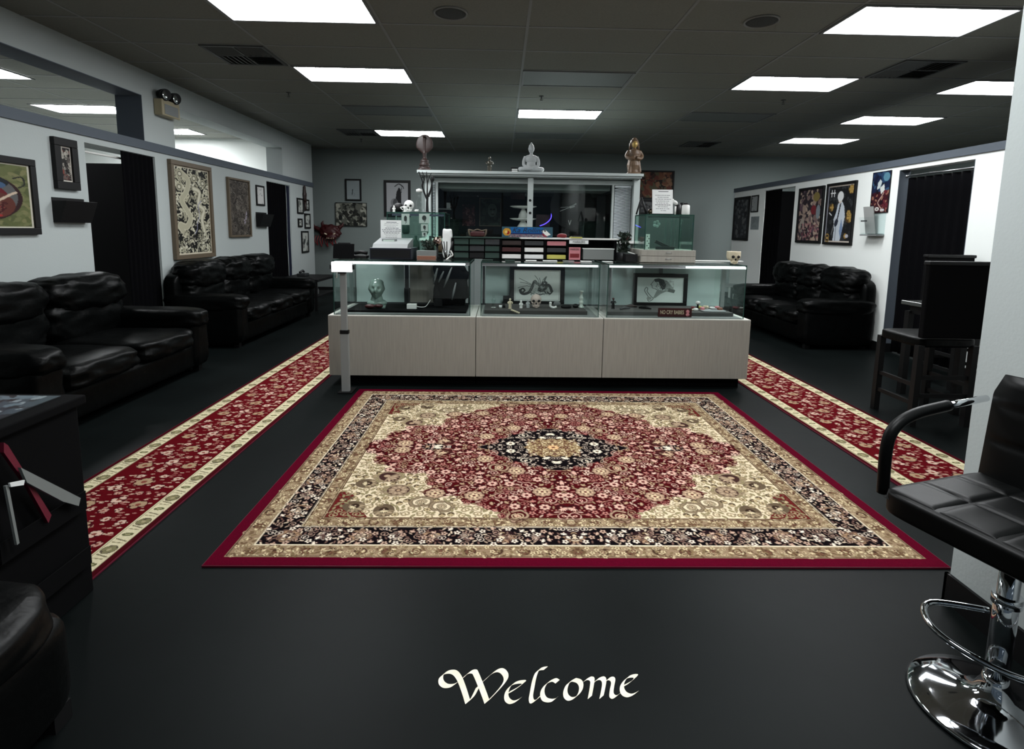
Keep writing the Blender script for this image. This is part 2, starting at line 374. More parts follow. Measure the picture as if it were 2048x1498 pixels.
LIT += [(GX[1], GY[0]-1.83, 'added lit panel above the near end of the rug, unseen, brightening the foreground'), (GX[1], GY[0]-3.66, 'added lit panel over the entrance, unseen, brightening the foreground')]  # two unseen panels on the grid, added because the foreground was too dark
T0 = None
for x, y, l in LIT:
    if T0 is None: T0 = troffer(True, l); T0.location = (x, y, CZ); T0['group'] = 'lit ceiling panels'
    else: dup(T0, (x, y, CZ), None, l, 'lit ceiling panels')
T1 = None
for x, y, l in [(GX[1], GY[1], 'unlit grey ceiling panel nearest the camera, in the middle'), (GX[0], GY[2], 'unlit dark ceiling panel left of the lit middle one'),
                (GX[1], GY[3], 'unlit dark ceiling panel just above the seated white statue'), (GX[2], GY[2], 'faint unlit ceiling panel right of the lit middle one')]:
    if T1 is None: T1 = troffer(False, l); T1.location = (x, y, CZ); T1['group'] = 'unlit ceiling panels'
    else: dup(T1, (x, y, CZ), None, l, 'unlit ceiling panels')
def vent(label):
    t = thing('ceiling_vent', label, 'vent', group='square ceiling vents')
    B(-.295, -.295, -.004, .295, .295, -.001).build('backing', 'ventd', t)
    f = MB()
    for a in ((-.3, -.3, .3, -.27), (-.3, .27, .3, .3), (-.3, -.27, -.27, .27), (.27, -.27, .3, .27)): f.box(a[0], a[1], -.016, a[2], a[3], -.003)
    f.box(-.01, -.27, -.014, .01, .27, -.003); f.box(-.27, -.01, -.014, .27, .01, -.003); f.build('frame', 'vent', t)
    s = MB()
    for qx in (-1, 1):
        for qy in (-1, 1):
            for k in range(5):
                c = .045+.05*k
                if qx*qy > 0: s.obox((qx*.14, qy*c, -.010), (.128, 0, 0), (0, .018, qy*.007), (0, 0, .0015))
                else: s.obox((qx*c, qy*.14, -.010), (0, .128, 0), (.018, 0, qx*.007), (0, 0, .0015))
    s.build('louvre', 'vent', t); return t
V0 = vent('square ceiling vent at upper left, under bright grid lines'); V0.location = (-2.555, 5.682, CZ)
dup(V0, (4.16, 5.682, CZ), None, 'square ceiling vent at upper right beside the lit panels')
dup(V0, (-2.555, 9.95, CZ), None, 'small far ceiling vent left of the farthest left lit panel')
dup(V0, (3.75, 10.56, CZ), None, 'small far ceiling vent over the right partition wall')
for i, (x, y, l) in enumerate([(-.42, 4.51, 'round ceiling speaker left of centre at the top edge'), (2.05, 4.53, 'round ceiling speaker right of centre near the big lit panel')]):
    t = thing('ceiling_speaker', l, 'speaker', (x, y, CZ), group='round ceiling speakers')
    MB().lathe([(.12, -.001), (.12, -.006), (.09, -.009), (.0, -.010)], n=32).build('grille', 'speaker', t)
    MB().tube([(.128*math.cos(k*PI/16), .128*math.sin(k*PI/16), -.005) for k in range(32)], .009, 8, closed=True).build('rim', 'grid', t)
for x, y, l in [(-2.711, 7.176, 'small sprinkler left, beyond the second lit panel'), (.482, 7.097, 'small sprinkler in the middle beyond the grey panel'), (3.541, 7.055, 'small sprinkler at right beyond the second lit panel'), (-2.70, 10.7, 'tiny far sprinkler over the back left')]:
    g = MB().lathe([(.03, 0), (.03, -.006), (.008, -.008), (.008, -.035), (.004, -.04), (.004, -.05), (.018, -.052), (.018, -.055), (.001, -.056)], n=14)
    g.tube([(-.014, 0, -.03), (-.016, 0, -.045), (-.004, 0, -.052)], .002, 6).tube([(.014, 0, -.03), (.016, 0, -.045), (.004, 0, -.052)], .002, 6)
    o = g.build('sprinkler', 'vent'); o.location = (x, y, CZ); tag(o, l, 'sprinkler', 'ceiling sprinklers')

# emergency light on the left wall post
t = thing('emergency_light', 'beige emergency light with two round lamp heads on the left wall post', 'emergency light', (WX, 6.6, 2.77))
B(.002, -.17, -.11, .10, .17, .07).build('housing', 'beige', t, bevel=.01)
B(.10, -.13, -.09, .104, .13, .02).build('front_panel', 'grey', t, bevel=.003)
for s_ in (-1, 1):
    h = MB().tube([(.05, s_*.10, .07), (.05, s_*.10, .09)], .015, 10).tube([(.02, s_*.10+.0, .13), (.06, s_*.10-s_*.005, .13), (.12, s_*.10-.03, .115)], [.04, .055, .066], 20)
    h.build('lamp_head', 'black', t)
    q = MB().ell((.118, s_*.10-.03, .115), (.012, .055, .055), 16, 8); q.build('lens', 'chrome', t)

# ------------------------------------------------------------------ curtains, rods, partitions at the doorways
def curtain(name, label, x, y0, y1, z0, z1, m='curtain', amp=.03, waves=7, bundle=None):
    g = MB(); n = waves*8; vs = []; rows = 10
    for j in range(rows+1):
        z = z1+(z0-z1)*j/rows
        for i in range(n+1):
            u = i/n; k = 1.0 if bundle is None else 1-(1-bundle)*math.sin(min(1, j/rows*1.3)*PI/2)
            y = y0+(y1-y0)*u*k if bundle is None or bundle > 0 else y1
            vs.append((x+amp*math.sin(u*waves*2*PI+.3*math.sin(j))*(0.5+.5*j/rows), y, z))
    g.add(vs, [(j*(n+1)+i, j*(n+1)+i+1, (j+1)*(n+1)+i+1, (j+1)*(n+1)+i) for j in range(rows) for i in range(n)], True)
    o = g.build(name, m); sd = o.modifiers.new('t', 'SOLIDIFY'); sd.thickness = .004
    return tag(o, label, 'curtain')
def rod(name, label, x, y0, y1, z, m, r=.014):
    t = thing(name, label, 'curtain rod', (x, 0, z))
    MB().tube([(0, y0, 0), (0, y1, 0)], r, 12).build('pole', m, t)
    for y in (y0, y1): MB().ell((0, y, 0), (r*1.9, r*1.9, r*1.9), 12, 8).build('finial', m, t)
    return t
curtain('doorway_curtain', 'black curtain drawn to the right half of the nearer left doorway', -3.972, 5.86, 6.385, .02, 2.18, amp=.014)
rod('curtain_rod', 'white curtain rod across the top of the nearer left doorway', -4.02, 5.36, 5.98, 2.11, 'white', .011)
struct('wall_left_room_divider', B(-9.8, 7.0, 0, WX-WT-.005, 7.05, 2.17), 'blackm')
curtain('doorway_curtain', 'black curtain filling the farther left doorway', -3.975, 9.345, 10.20, .02, 2.178, waves=9, amp=.014)
curtain('doorway_curtain', 'narrow navy curtain edge hanging at the right jamb of the farther left doorway', -3.968, 10.21, 10.342, .3, 2.17, 'curtainb', .015, 2)
curtain('doorway_curtain', 'black curtain across the nearer right doorway behind the tall chairs', 4.80, 5.45, 6.44, .02, 2.10, waves=8, amp=.02)
rod('curtain_rod', 'dark curtain rod in the nearer right doorway', 4.765, 5.47, 6.43, 2.12, 'steel', .01)
curtain('doorway_curtain', 'black curtain on the left part of the farther right doorway', 4.718, 9.20, 9.77, .02, 2.18, waves=5, amp=.014)
# seen through the far right doorway
t = thing('framed_print', 'framed pale print hanging in the room behind the farther right doorway', 'picture', (6.75, 11.88, 1.56))
MB().box(-.36, -.03, -.36, .36, 0, -.30).box(-.36, -.03, .30, .36, 0, .36).box(-.36, -.03, -.3, -.30, 0, .3).box(.30, -.03, -.3, .36, 0, .3).build('frame', 'black', t)
c = Cv(60, 60, (205, 200, 205))
for k in range(26): c.ell(rng.rand()*60, rng.rand()*60, 2+rng.rand()*6, 2+rng.rand()*5, [(60, 40, 50), (150, 110, 120), (110, 60, 70)][k % 3], rng.rand()*3)
grid_mesh('print', c.a, lambda u, v: np.stack([-.30+.6*u, np.full_like(u, -.012), -.30+.6*v], 1), 'art', t)
t = thing('swing_arm_lamp', 'white swing arm lamp in the room behind the farther right doorway', 'lamp', (6.55, 11.6, 0))
MB().lathe([(.16, 0), (.16, .02), (.02, .04)], n=16).build('base', 'black', t)
MB().tube([(0, 0, .03), (0, 0, 2.28)], .018, 8).build('pole', 'black', t)
MB().tube([(.0, 0, 2.42), (0, 0, 2.2), (.05, 0, 2.12)], .022, 8).tube([(-.12, 0, 2.1), (.35, 0, 2.14)], .018, 8).build('arm', 'white', t)
MB().ell((-.14, 0, 2.05), (.05, .05, .04)).ell((.2, 0, 2.06), (.05, .05, .04)).build('lamp_head', 'white', t)
t = thing('studio_chair', 'white padded chair in the room behind the farther right doorway', 'chair', (6.25, 10.9, 0))
MB().puff(-.3, -.1, .75, .22, .1, 1.3, 4).build('backrest', 'white', t)
MB().puff(-.3, -.5, .5, .25, .05, .64, 4).build('seat', 'black', t)
MB().lathe([(.26, 0), (.26, .02), (.04, .06), (.04, .5)], n=16).build('base', 'black', t)

# ------------------------------------------------------------------ wall pictures
def frame_ring(w_, h, fw, d, front):
    """rectangular moulding in local x (right) / z (up), wall at y=0, facing -y"""
    return MB().box(-w_/2, -d, -h/2, w_/2, 0, -h/2+fw).box(-w_/2, -d, h/2-fw, w_/2, 0, h/2).box(-w_/2, -d, -h/2+fw, -w_/2+fw, 0, h/2-fw).box(w_/2-fw, -d, -h/2+fw, w_/2, 0, h/2-fw)
def picture(name, label, loc, rz, w_, h, fw, cv, fm='black', d=.03, cat='picture', m='art', mount=None, glass=False, group=None):
    t = thing(name, label, cat, loc, rz, group)
    if fw: frame_ring(w_, h, fw, d, 0).build('frame', fm, t, bevel=min(.004, fw*.2))
    iw, ih = w_-2*fw, h-2*fw
    if mount:
        MB().box(-iw/2, -d*.45, -ih/2, iw/2, -.001, ih/2).build('mount', mount[1], t); iw -= 2*mount[0]; ih -= 2*mount[0]
    else: MB().box(-iw/2, -d*.45, -ih/2, iw/2, -.001, ih/2).build('backing', 'paper' if fw else 'dgrey', t)
    yy = -d*.45-.002
    if cv is not None: grid_mesh('print', cv.a, lambda u, v: np.stack([-iw/2+iw*u, np.full_like(u, yy), -ih/2+ih*v], 1), m, t)
    if glass: MB().box(-w_/2+fw, -d*.8-.002, -h/2+fw, w_/2-fw, -d*.8, h/2-fw).build('glass_pane', 'glass', t)
    return t
def swirls(w_, h, bg, cols, n, r0=4, r1=14, wd=2, seed=1):
    R = np.random.RandomState(seed); c = Cv(w_, h, bg)
    for k in range(n):
        cx, cy, r = R.rand()*w_, R.rand()*h, r0+R.rand()*(r1-r0); t0 = R.rand()*6; tu = 1+R.rand()*1.2; sg = R.choice([-1, 1])
        P = [(cx+r*(1-.7*q)*math.cos(t0+sg*q*tu*2*PI), cy+r*(1-.7*q)*math.sin(t0+sg*q*tu*2*PI)) for q in np.linspace(0, 1, 14)]
        c.line(P, wd*(.6+R.rand()), cols[R.randint(len(cols))])
    return c
def blobs(w_, h, bg, cols, n, r0, r1, seed=1):
    R = np.random.RandomState(seed); c = Cv(w_, h, bg)
    for k in range(n):
        r = r0+R.rand()*(r1-r0); c.ell(R.rand()*w_, R.rand()*h, r, r*(.3+.7*R.rand()), cols[R.randint(len(cols))], R.rand()*3)
    return c
LW = lambda y, z: (WX+.001, y, z)      # on the left wall, faces +x  -> rz = +90deg : local -y -> +x
RZL, RZR = PI/2, -PI/2
# green picture with a red and blue vessel
c = Cv(110, 130, (92, 97, 60))
for k in range(260): c.ell(rng.rand()*110, rng.rand()*130, 3+rng.rand()*6, 2+rng.rand()*3, [(84, 90, 54), (104, 106, 70), (78, 84, 52), (114, 112, 76)][k % 4], rng.rand()*3)
c.rect(0, 0, 110, 3, (200, 196, 180)).rect(0, 127, 110, 130, (200, 196, 180)).rect(107, 0, 110, 130, (200, 196, 180))
c.ell(48, 70, 50, 46, (42, 20, 22)).ell(46, 68, 46, 44, (84, 84, 84)).ell(42, 76, 40, 38, (92, 20, 28)).ell(60, 84, 28, 26, (86, 44, 36)).ell(42, 40, 40, 14, (26, 30, 34)).ell(42, 45, 36, 11, (62, 86, 116))
c.curve([(88, 30), (99, 26), (102, 40), (94, 48)], 2.5, (30, 30, 28)).curve([(58, 84), (70, 74), (84, 62), (90, 58)], 4, (190, 170, 150)).curve([(48, 90), (46, 98), (50, 104)], 3, (190, 170, 150))
for k in range(30): c.curve([(30+rng.rand()*40, 75+rng.rand()*30), (35+rng.rand()*40, 80+rng.rand()*30), (40+rng.rand()*40, 78+rng.rand()*30)], 2, [(60, 14, 18), (150, 40, 40), (110, 70, 60)][k % 3])
picture('framed_painting', 'black framed painting of a red and blue rounded vessel on green, at left edge', LW(4.28, 1.635), RZL, .90, .62, .055, c, 'black', .035)
# small tall picture
c = swirls(36, 74, (34, 32, 30), [(160, 156, 146), (90, 84, 80), (20, 18, 18), (120, 60, 50)], 60, 3, 8, 1.6, 3); c.rect(0, 0, 3, 74, (205, 200, 190)).rect(33, 0, 36, 74, (205, 200, 190)).rect(0, 0, 36, 3, (205, 200, 190)).rect(0, 71, 36, 74, (205, 200, 190))
picture('framed_print', 'narrow print in wide black frame above the black wall pocket, left wall', LW(5.07, 1.95), RZL, .265, .45, .07, c, 'black', .04)
# big cream and black dragon panel
c = Cv(130, 220, (22, 22, 20)); R = np.random.RandomState(5)
cream = [(186, 182, 158), (160, 156, 134), (200, 196, 176), (128, 126, 110)]
for k in range(420):
    cx, cy = R.rand()*130, R.rand()*220; a0 = R.rand()*6; L_ = 5+R.rand()*13
    c.curve([(cx, cy), (cx+L_*.5*math.cos(a0), cy+L_*.5*math.sin(a0)), (cx+L_*math.cos(a0+.9), cy+L_*math.sin(a0+.9))], 1.5+R.rand()*3, cream[R.randint(4)])
c.curve([(30, 18), (52, 34), (44, 62), (26, 84), (42, 108), (54, 128), (38, 150), (16, 146), (30, 168)], 17, cream[0]).curve([(30, 18), (52, 34), (44, 62), (26, 84), (42, 108), (54, 128), (38, 150), (16, 146), (30, 168)], 11, (168, 164, 142))
c.curve([(70, 52), (92, 60), (86, 90), (106, 106), (96, 130), (104, 170), (92, 205)], 13, cream[1]).curve([(70, 52), (92, 60), (86, 90), (106, 106), (96, 130), (104, 170), (92, 205)], 7, cream[2])
for (x_, y_) in ((24, 20), (74, 26), (106, 36), (20, 52), (110, 80)): c.ell(x_, y_, 11, 10, cream[1]).ell(x_, y_, 7, 6, (60, 58, 50)).ell(x_, y_, 5, 4.5, cream[2])
c.curve([(96, 82), (84, 96), (88, 118), (78, 140), (76, 156), (66, 168)], 2.2, (150, 150, 170))
for k in range(60): c.curve([(R.rand()*130, 150+R.rand()*70), (R.rand()*130, 160+R.rand()*60)], 1, (22, 22, 20), 3) if k % 3 == 0 else c.ell(R.rand()*130, 165+R.rand()*55, 3, 2, (22, 22, 20), R.rand()*3)
c.rect(0, 0, 130, 4, (196, 188, 168)).rect(0, 216, 130, 220, (196, 188, 168)).rect(0, 0, 3, 220, (196, 188, 168)).rect(127, 0, 130, 220, (196, 188, 168))
picture('framed_art_panel', 'large cream and black carved-look panel in wooden frame between left doorways', LW(7.06, 1.60), RZL, .90, 1.19, .055, c, 'brass', .05)
c = swirls(80, 110, (52, 48, 44), [(96, 90, 82), (74, 68, 62), (36, 32, 30), (110, 104, 96)], 190, 3, 12, 1.3, 9)
for k in range(10): c.ell(58+R.rand()*12, 62+R.rand()*26, 3, 1.3, (158, 150, 166), R.rand()*3)
picture('framed_art_panel', 'darker brown-grey swirl panel in thin frame, right of the large cream one', LW(8.31, 1.69), RZL, .67, .86, .03, c, 'brass', .04)
c = blobs(30, 44, (196, 196, 194), [(150, 150, 150), (120, 130, 130)], 12, .8, 2.5, 2)
picture('framed_certificate', 'small black framed certificate above the farther wall pocket, left wall', LW(9.06, 1.92), RZL, .30, .325, .028, c, 'black', .02, 'certificate')
sm = [(10.81, 1.83, .31, .30, 'upper left one of the small black frames at the left wall end'), (11.20, 1.865, .19, .22, 'smallest upper right black frame beside the hanging carved mask'), (11.18, 1.545, .31, .30, 'middle right one of the small black frames at the left wall end'),
      (10.78, 1.505, .21, .165, 'smallest square black frame, lowest on the left side of the cluster'), (11.01, 1.13, .38, .43, 'largest and lowest black frame of the cluster at the left wall end')]
for i, (y, z, w_, h, l) in enumerate(sm):
    c = blobs(24, 30, (176, 180, 174), [(60, 64, 62), (100, 104, 100), (130, 130, 126)], 10, 1, 6, 20+i); picture('framed_print', l, LW(y, z), RZL, w_, h, .03, c, 'black', .025, group='small black frames at the left wall end')
# carved mask
t = thing('carved_mask', 'long dark carved mask hanging above the small black frames, left wall end', 'mask', (WX+.002, 11.02, 2.0))
MB().ell((.03, 0, .04), (.035, .055, .15), 14, 12, fn=lambda d, p: p*(1+.12*math.sin(d.z*9))).build('face', 'wood', t)
MB().ell((.03, 0, .19), (.025, .03, .05)).build('headdress', 'wood', t)
MB().tube([(.03, 0, -.08), (.03, .01, -.2), (.02, 0, -.27)], [.03, .022, .008], 8).build('beard', 'wood', t)
# wall pockets
def pocket(label, y0, y1, z0, z1):
    t = thing('wall_file_pocket', label, 'wall pocket', (WX+.001, (y0+y1)/2, z0)); W_, H_ = (y1-y0)/2, z1-z0
    MB().add([(0, -W_, 0), (.06, -W_, 0), (.13, -W_, H_), (0, -W_, H_), (0, W_, 0), (.06, W_, 0), (.13, W_, H_), (0, W_, H_)], [(0, 1, 2, 3), (4, 7, 6, 5), (0, 4, 5, 1), (1, 5, 6, 2), (0, 3, 7, 4)]).build('tray', 'black', t).modifiers.new('s', 'SOLIDIFY').thickness = .004
    B(0, -W_, H_, .004, W_, H_+.03).build('back_lip', 'black', t)
pocket('black plastic wall pocket under the narrow black framed print', 4.90, 5.27, 1.43, 1.62)
pocket('black plastic wall pocket under the certificate, beside the farther left doorway', 8.88, 9.28, 1.42, 1.62)

# right wall
c = blobs(70, 90, (48, 40, 46), [(150, 130, 118), (120, 100, 96), (40, 30, 36), (90, 70, 80), (170, 150, 134)], 230, 1.5, 6, 4); c.ell(52, 14, 10, 8, (120, 106, 62)).ell(46, 36, 8, 8, (112, 36, 44)).ell(54, 40, 7, 5, (100, 40, 46)).ell(13, 62, 7, 12, (150, 140, 130)).ell(60, 40, 6, 12, (120, 130, 136))
for k in range(70): c.ell(10+R.rand()*55, 60+R.rand()*28, 3, 1.6, [(150, 100, 104), (90, 50, 60), (30, 24, 30)][k % 3], R.rand()*3)
picture('framed_poster', 'black framed busy multicoloured poster, left one of the pair over the right sofa', (4.699, 8.265, 1.715), RZR, .67, .84, .038, c, 'black', .03, m='artg')
c = Cv(80, 104, (26, 26, 28))
for k in range(90): c.flower(R.rand()*80, R.rand()*104, 2+R.rand()*4, (46, 48, 50), (60, 60, 62), (20, 20, 22), 5, R.rand())
c.rect(0, 0, 80, 3, (170, 160, 150)).rect(0, 101, 80, 104, (190, 180, 170)).rect(0, 0, 3, 104, (150, 150, 160)).rect(77, 0, 80, 104, (150, 150, 160))
for x_, y_, r_ in ((71, 10, 8), (14, 40, 7), (70, 60, 9), (68, 52, 6), (8, 96, 7), (64, 92, 5)): c.flower(x_, y_, r_, (150, 122, 66), (170, 140, 80), (80, 60, 34), 6)
c.poly([(34, 34), (46, 30), (54, 40), (58, 58), (54, 78), (48, 101), (26, 101), (28, 80), (24, 62), (30, 50)], (190, 198, 206)).poly([(40, 34), (44, 33), (38, 60), (33, 66)], (30, 30, 34)).poly([(48, 60), (54, 78), (50, 98), (44, 84)], (120, 140, 170)).ell(33, 68, 5, 8, (40, 44, 56), .4).line([(33, 76), (33, 101)], 1.4, (110, 116, 124))
c.ell(40, 26, 6, 7, (205, 190, 178)).ell(40, 21, 9, 9, (214, 216, 216)).line([(30, 60), (20, 90)], 1.2, (160, 160, 160))
for x_ in (12, 20): c.line([(x_-3, 14), (x_+3, 14)], 1.6, (222, 222, 222)).line([(x_, 9), (x_, 20)], 1.6, (222, 222, 222))
c.line([(9, 50), (16, 54)], 2, (210, 210, 210)).ell(68, 92, 5, 3, (180, 180, 190))
picture('framed_poster', 'black framed poster of a white robed figure on dark flowers, right of the pair', (4.699, 7.535, 1.715), RZR, .65, .86, .036, c, 'black', .03, m='artg')
c = blobs(44, 66, (26, 34, 60), [(38, 60, 90), (20, 24, 40), (56, 84, 110)], 60, 2, 6, 6); c.ell(34, 9, 8, 7, (84, 126, 144)).poly([(0, 34), (44, 30), (44, 66), (0, 66)], (58, 22, 30))
for k in range(50): c.ell(R.rand()*44, 32+R.rand()*34, 1.5+R.rand()*4, 1+R.rand()*2, [(140, 98, 82), (50, 14, 24), (92, 36, 44), (26, 16, 24)][k % 4], R.rand()*3)
c.poly([(14, 18), (20, 12), (24, 16), (20, 26), (13, 28)], (186, 196, 196)).poly([(20, 26), (30, 20), (32, 30), (24, 36)], (200, 204, 200)).curve([(28, 60), (18, 50), (26, 40), (30, 34)], 2, (170, 140, 130)).ell(17, 60, 5, 3.5, (210, 206, 200)).ell(30, 62, 5, 2.5, (200, 196, 196)).ell(17, 60, 2, 1.5, (40, 30, 34))
picture('unframed_poster', 'small blue and red unframed poster high beside the nearer right doorway', (4.699, 6.755, 1.955), RZR, .325, .505, .006, c, 'black', .012, m='artg')
c = blobs(50, 66, (44, 46, 50), [(70, 74, 76), (30, 30, 34), (90, 92, 92)], 80, 1.5, 5, 8)
picture('framed_poster', 'dark framed poster at the far end of the right wall', (4.699, 10.65, 1.71), RZR, .68, .84, .05, c, 'black', .03)
c = blobs(30, 34, (150, 154, 154), [(120, 122, 122), (90, 94, 94)], 16, .8, 2.4, 9)
picture('framed_certificate', 'small framed certificate between the dark poster and the farther right doorway', (4.699, 10.12, 1.975), RZR, .28, .31, .02, c, 'black', .02, 'certificate')
t = thing('wall_sketch', 'faint pale line sketch sheet on the far right wall below the certificate', 'sketch', (4.6985, 10.08, 1.62), RZR)
c = swirls(40, 34, (132, 140, 142), [(112, 118, 120)], 14, 2, 8, 1, 3)
grid_mesh('print', c.a, lambda u, v: np.stack([-.16+.32*u, np.full_like(u, -.003), -.12+.24*v], 1), 'art', t); B(-.16, -.0025, -.12, .16, 0, .12).build('sheet', 'wallB', t)
# brochure holder
t = thing('brochure_holder', 'clear acrylic holder with grey brochures on the right wall under the small poster', 'brochure holder', (4.70, 6.77, 1.43), RZR)
h = MB().box(-.15, -.012, 0, .15, -.002, .30).box(-.15, -.10, 0, .15, -.004, .02)
h.add([(-.15, -.10, 0), (.15, -.10, 0), (.15, -.14, .22), (-.15, -.14, .22)], [(0, 1, 2, 3)]).build('holder', 'acr', t)
B(-.155, -.104, -.012, .155, -.004, .004).build('base', 'grey', t)
br = MB()
for k in range(3): br.obox((-.06+.01*k, -.055-.010*k, .18), (.09, 0, 0), (0, .003, 0), (-.0, -.03, .17))
br.build('brochures', mat('newsprint', (150, 152, 150), .8), t)
B(-.13, -.125, .165, -.02, -.118, .18).build('headline', 'text', t)

# back wall pictures
c = Cv(50, 62, (150, 152, 156)); c.poly([(20, 30), (24, 28), (22, 44), (19, 50)], (50, 52, 54)).curve([(26, 40), (30, 44), (26, 52)], 1, (100, 100, 104))
p = A(707, 380, 'y', 12.1)
picture('framed_print', 'small black framed sketch with lamp glare, upper left on the back wall', (p.x, 12.099, p.z), 0, .35, .47, .035, c, 'black', .03, glass=True)
c = Cv(56, 66, (150, 152, 154)); c.poly([(26, 20), (32, 10), (37, 14), (38, 40), (34, 66), (14, 66), (12, 52), (22, 44)], (22, 22, 24)).ell(20, 42, 9, 9, (118, 120, 122)).ell(22, 40, 5, 7, (70, 72, 74), .5).curve([(22, 8), (32, 3), (42, 8), (44, 12)], 2, (24, 24, 26)).line([(40, 6), (36, 34)], 1.2, (24, 24, 26)).ell(16, 58, 7, 9, (60, 60, 62))
p = A(795, 397, 'y', 12.1)
picture('framed_drawing', 'larger black framed drawing of a hooded figure with scythe, back wall left', (p.x, 12.099, p.z), 0, .58, .78, .055, c, 'black', .035)
c = blobs(66, 48, (116, 118, 108), [(28, 30, 28), (60, 62, 56), (150, 150, 138), (90, 92, 84), (40, 40, 36)], 200, 1.5, 7, 12)
p = A(703, 429, 'y', 12.1)
picture('canvas_print', 'unframed mottled black and grey canvas print under the small sketch', (p.x, 12.099, p.z), 0, .68, .51, .006, c, 'black', .035, m='art')
c = blobs(80, 60, (60, 40, 34), [(96, 52, 40), (130, 96, 72), (40, 28, 26), (84, 80, 60), (110, 70, 50)], 220, 2, 8, 13)
p = A(1314, 372, 'y', 12.1)
picture('framed_painting', 'large dark framed brown-red painting on back wall behind the right case', (p.x-.04, 12.099, p.z+.02), 0, .82, .62, .035, c, 'black', .03)
c = blobs(50, 26, (70, 72, 74), [(40, 40, 42), (100, 100, 100)], 50, 1, 5, 14)
p = A(1300, 414, 'y', 12.1)
picture('framed_print', 'second darker framed print directly below the brown-red painting', (p.x, 12.099, p.z), 0, .66, .31, .035, c, 'black', .03)
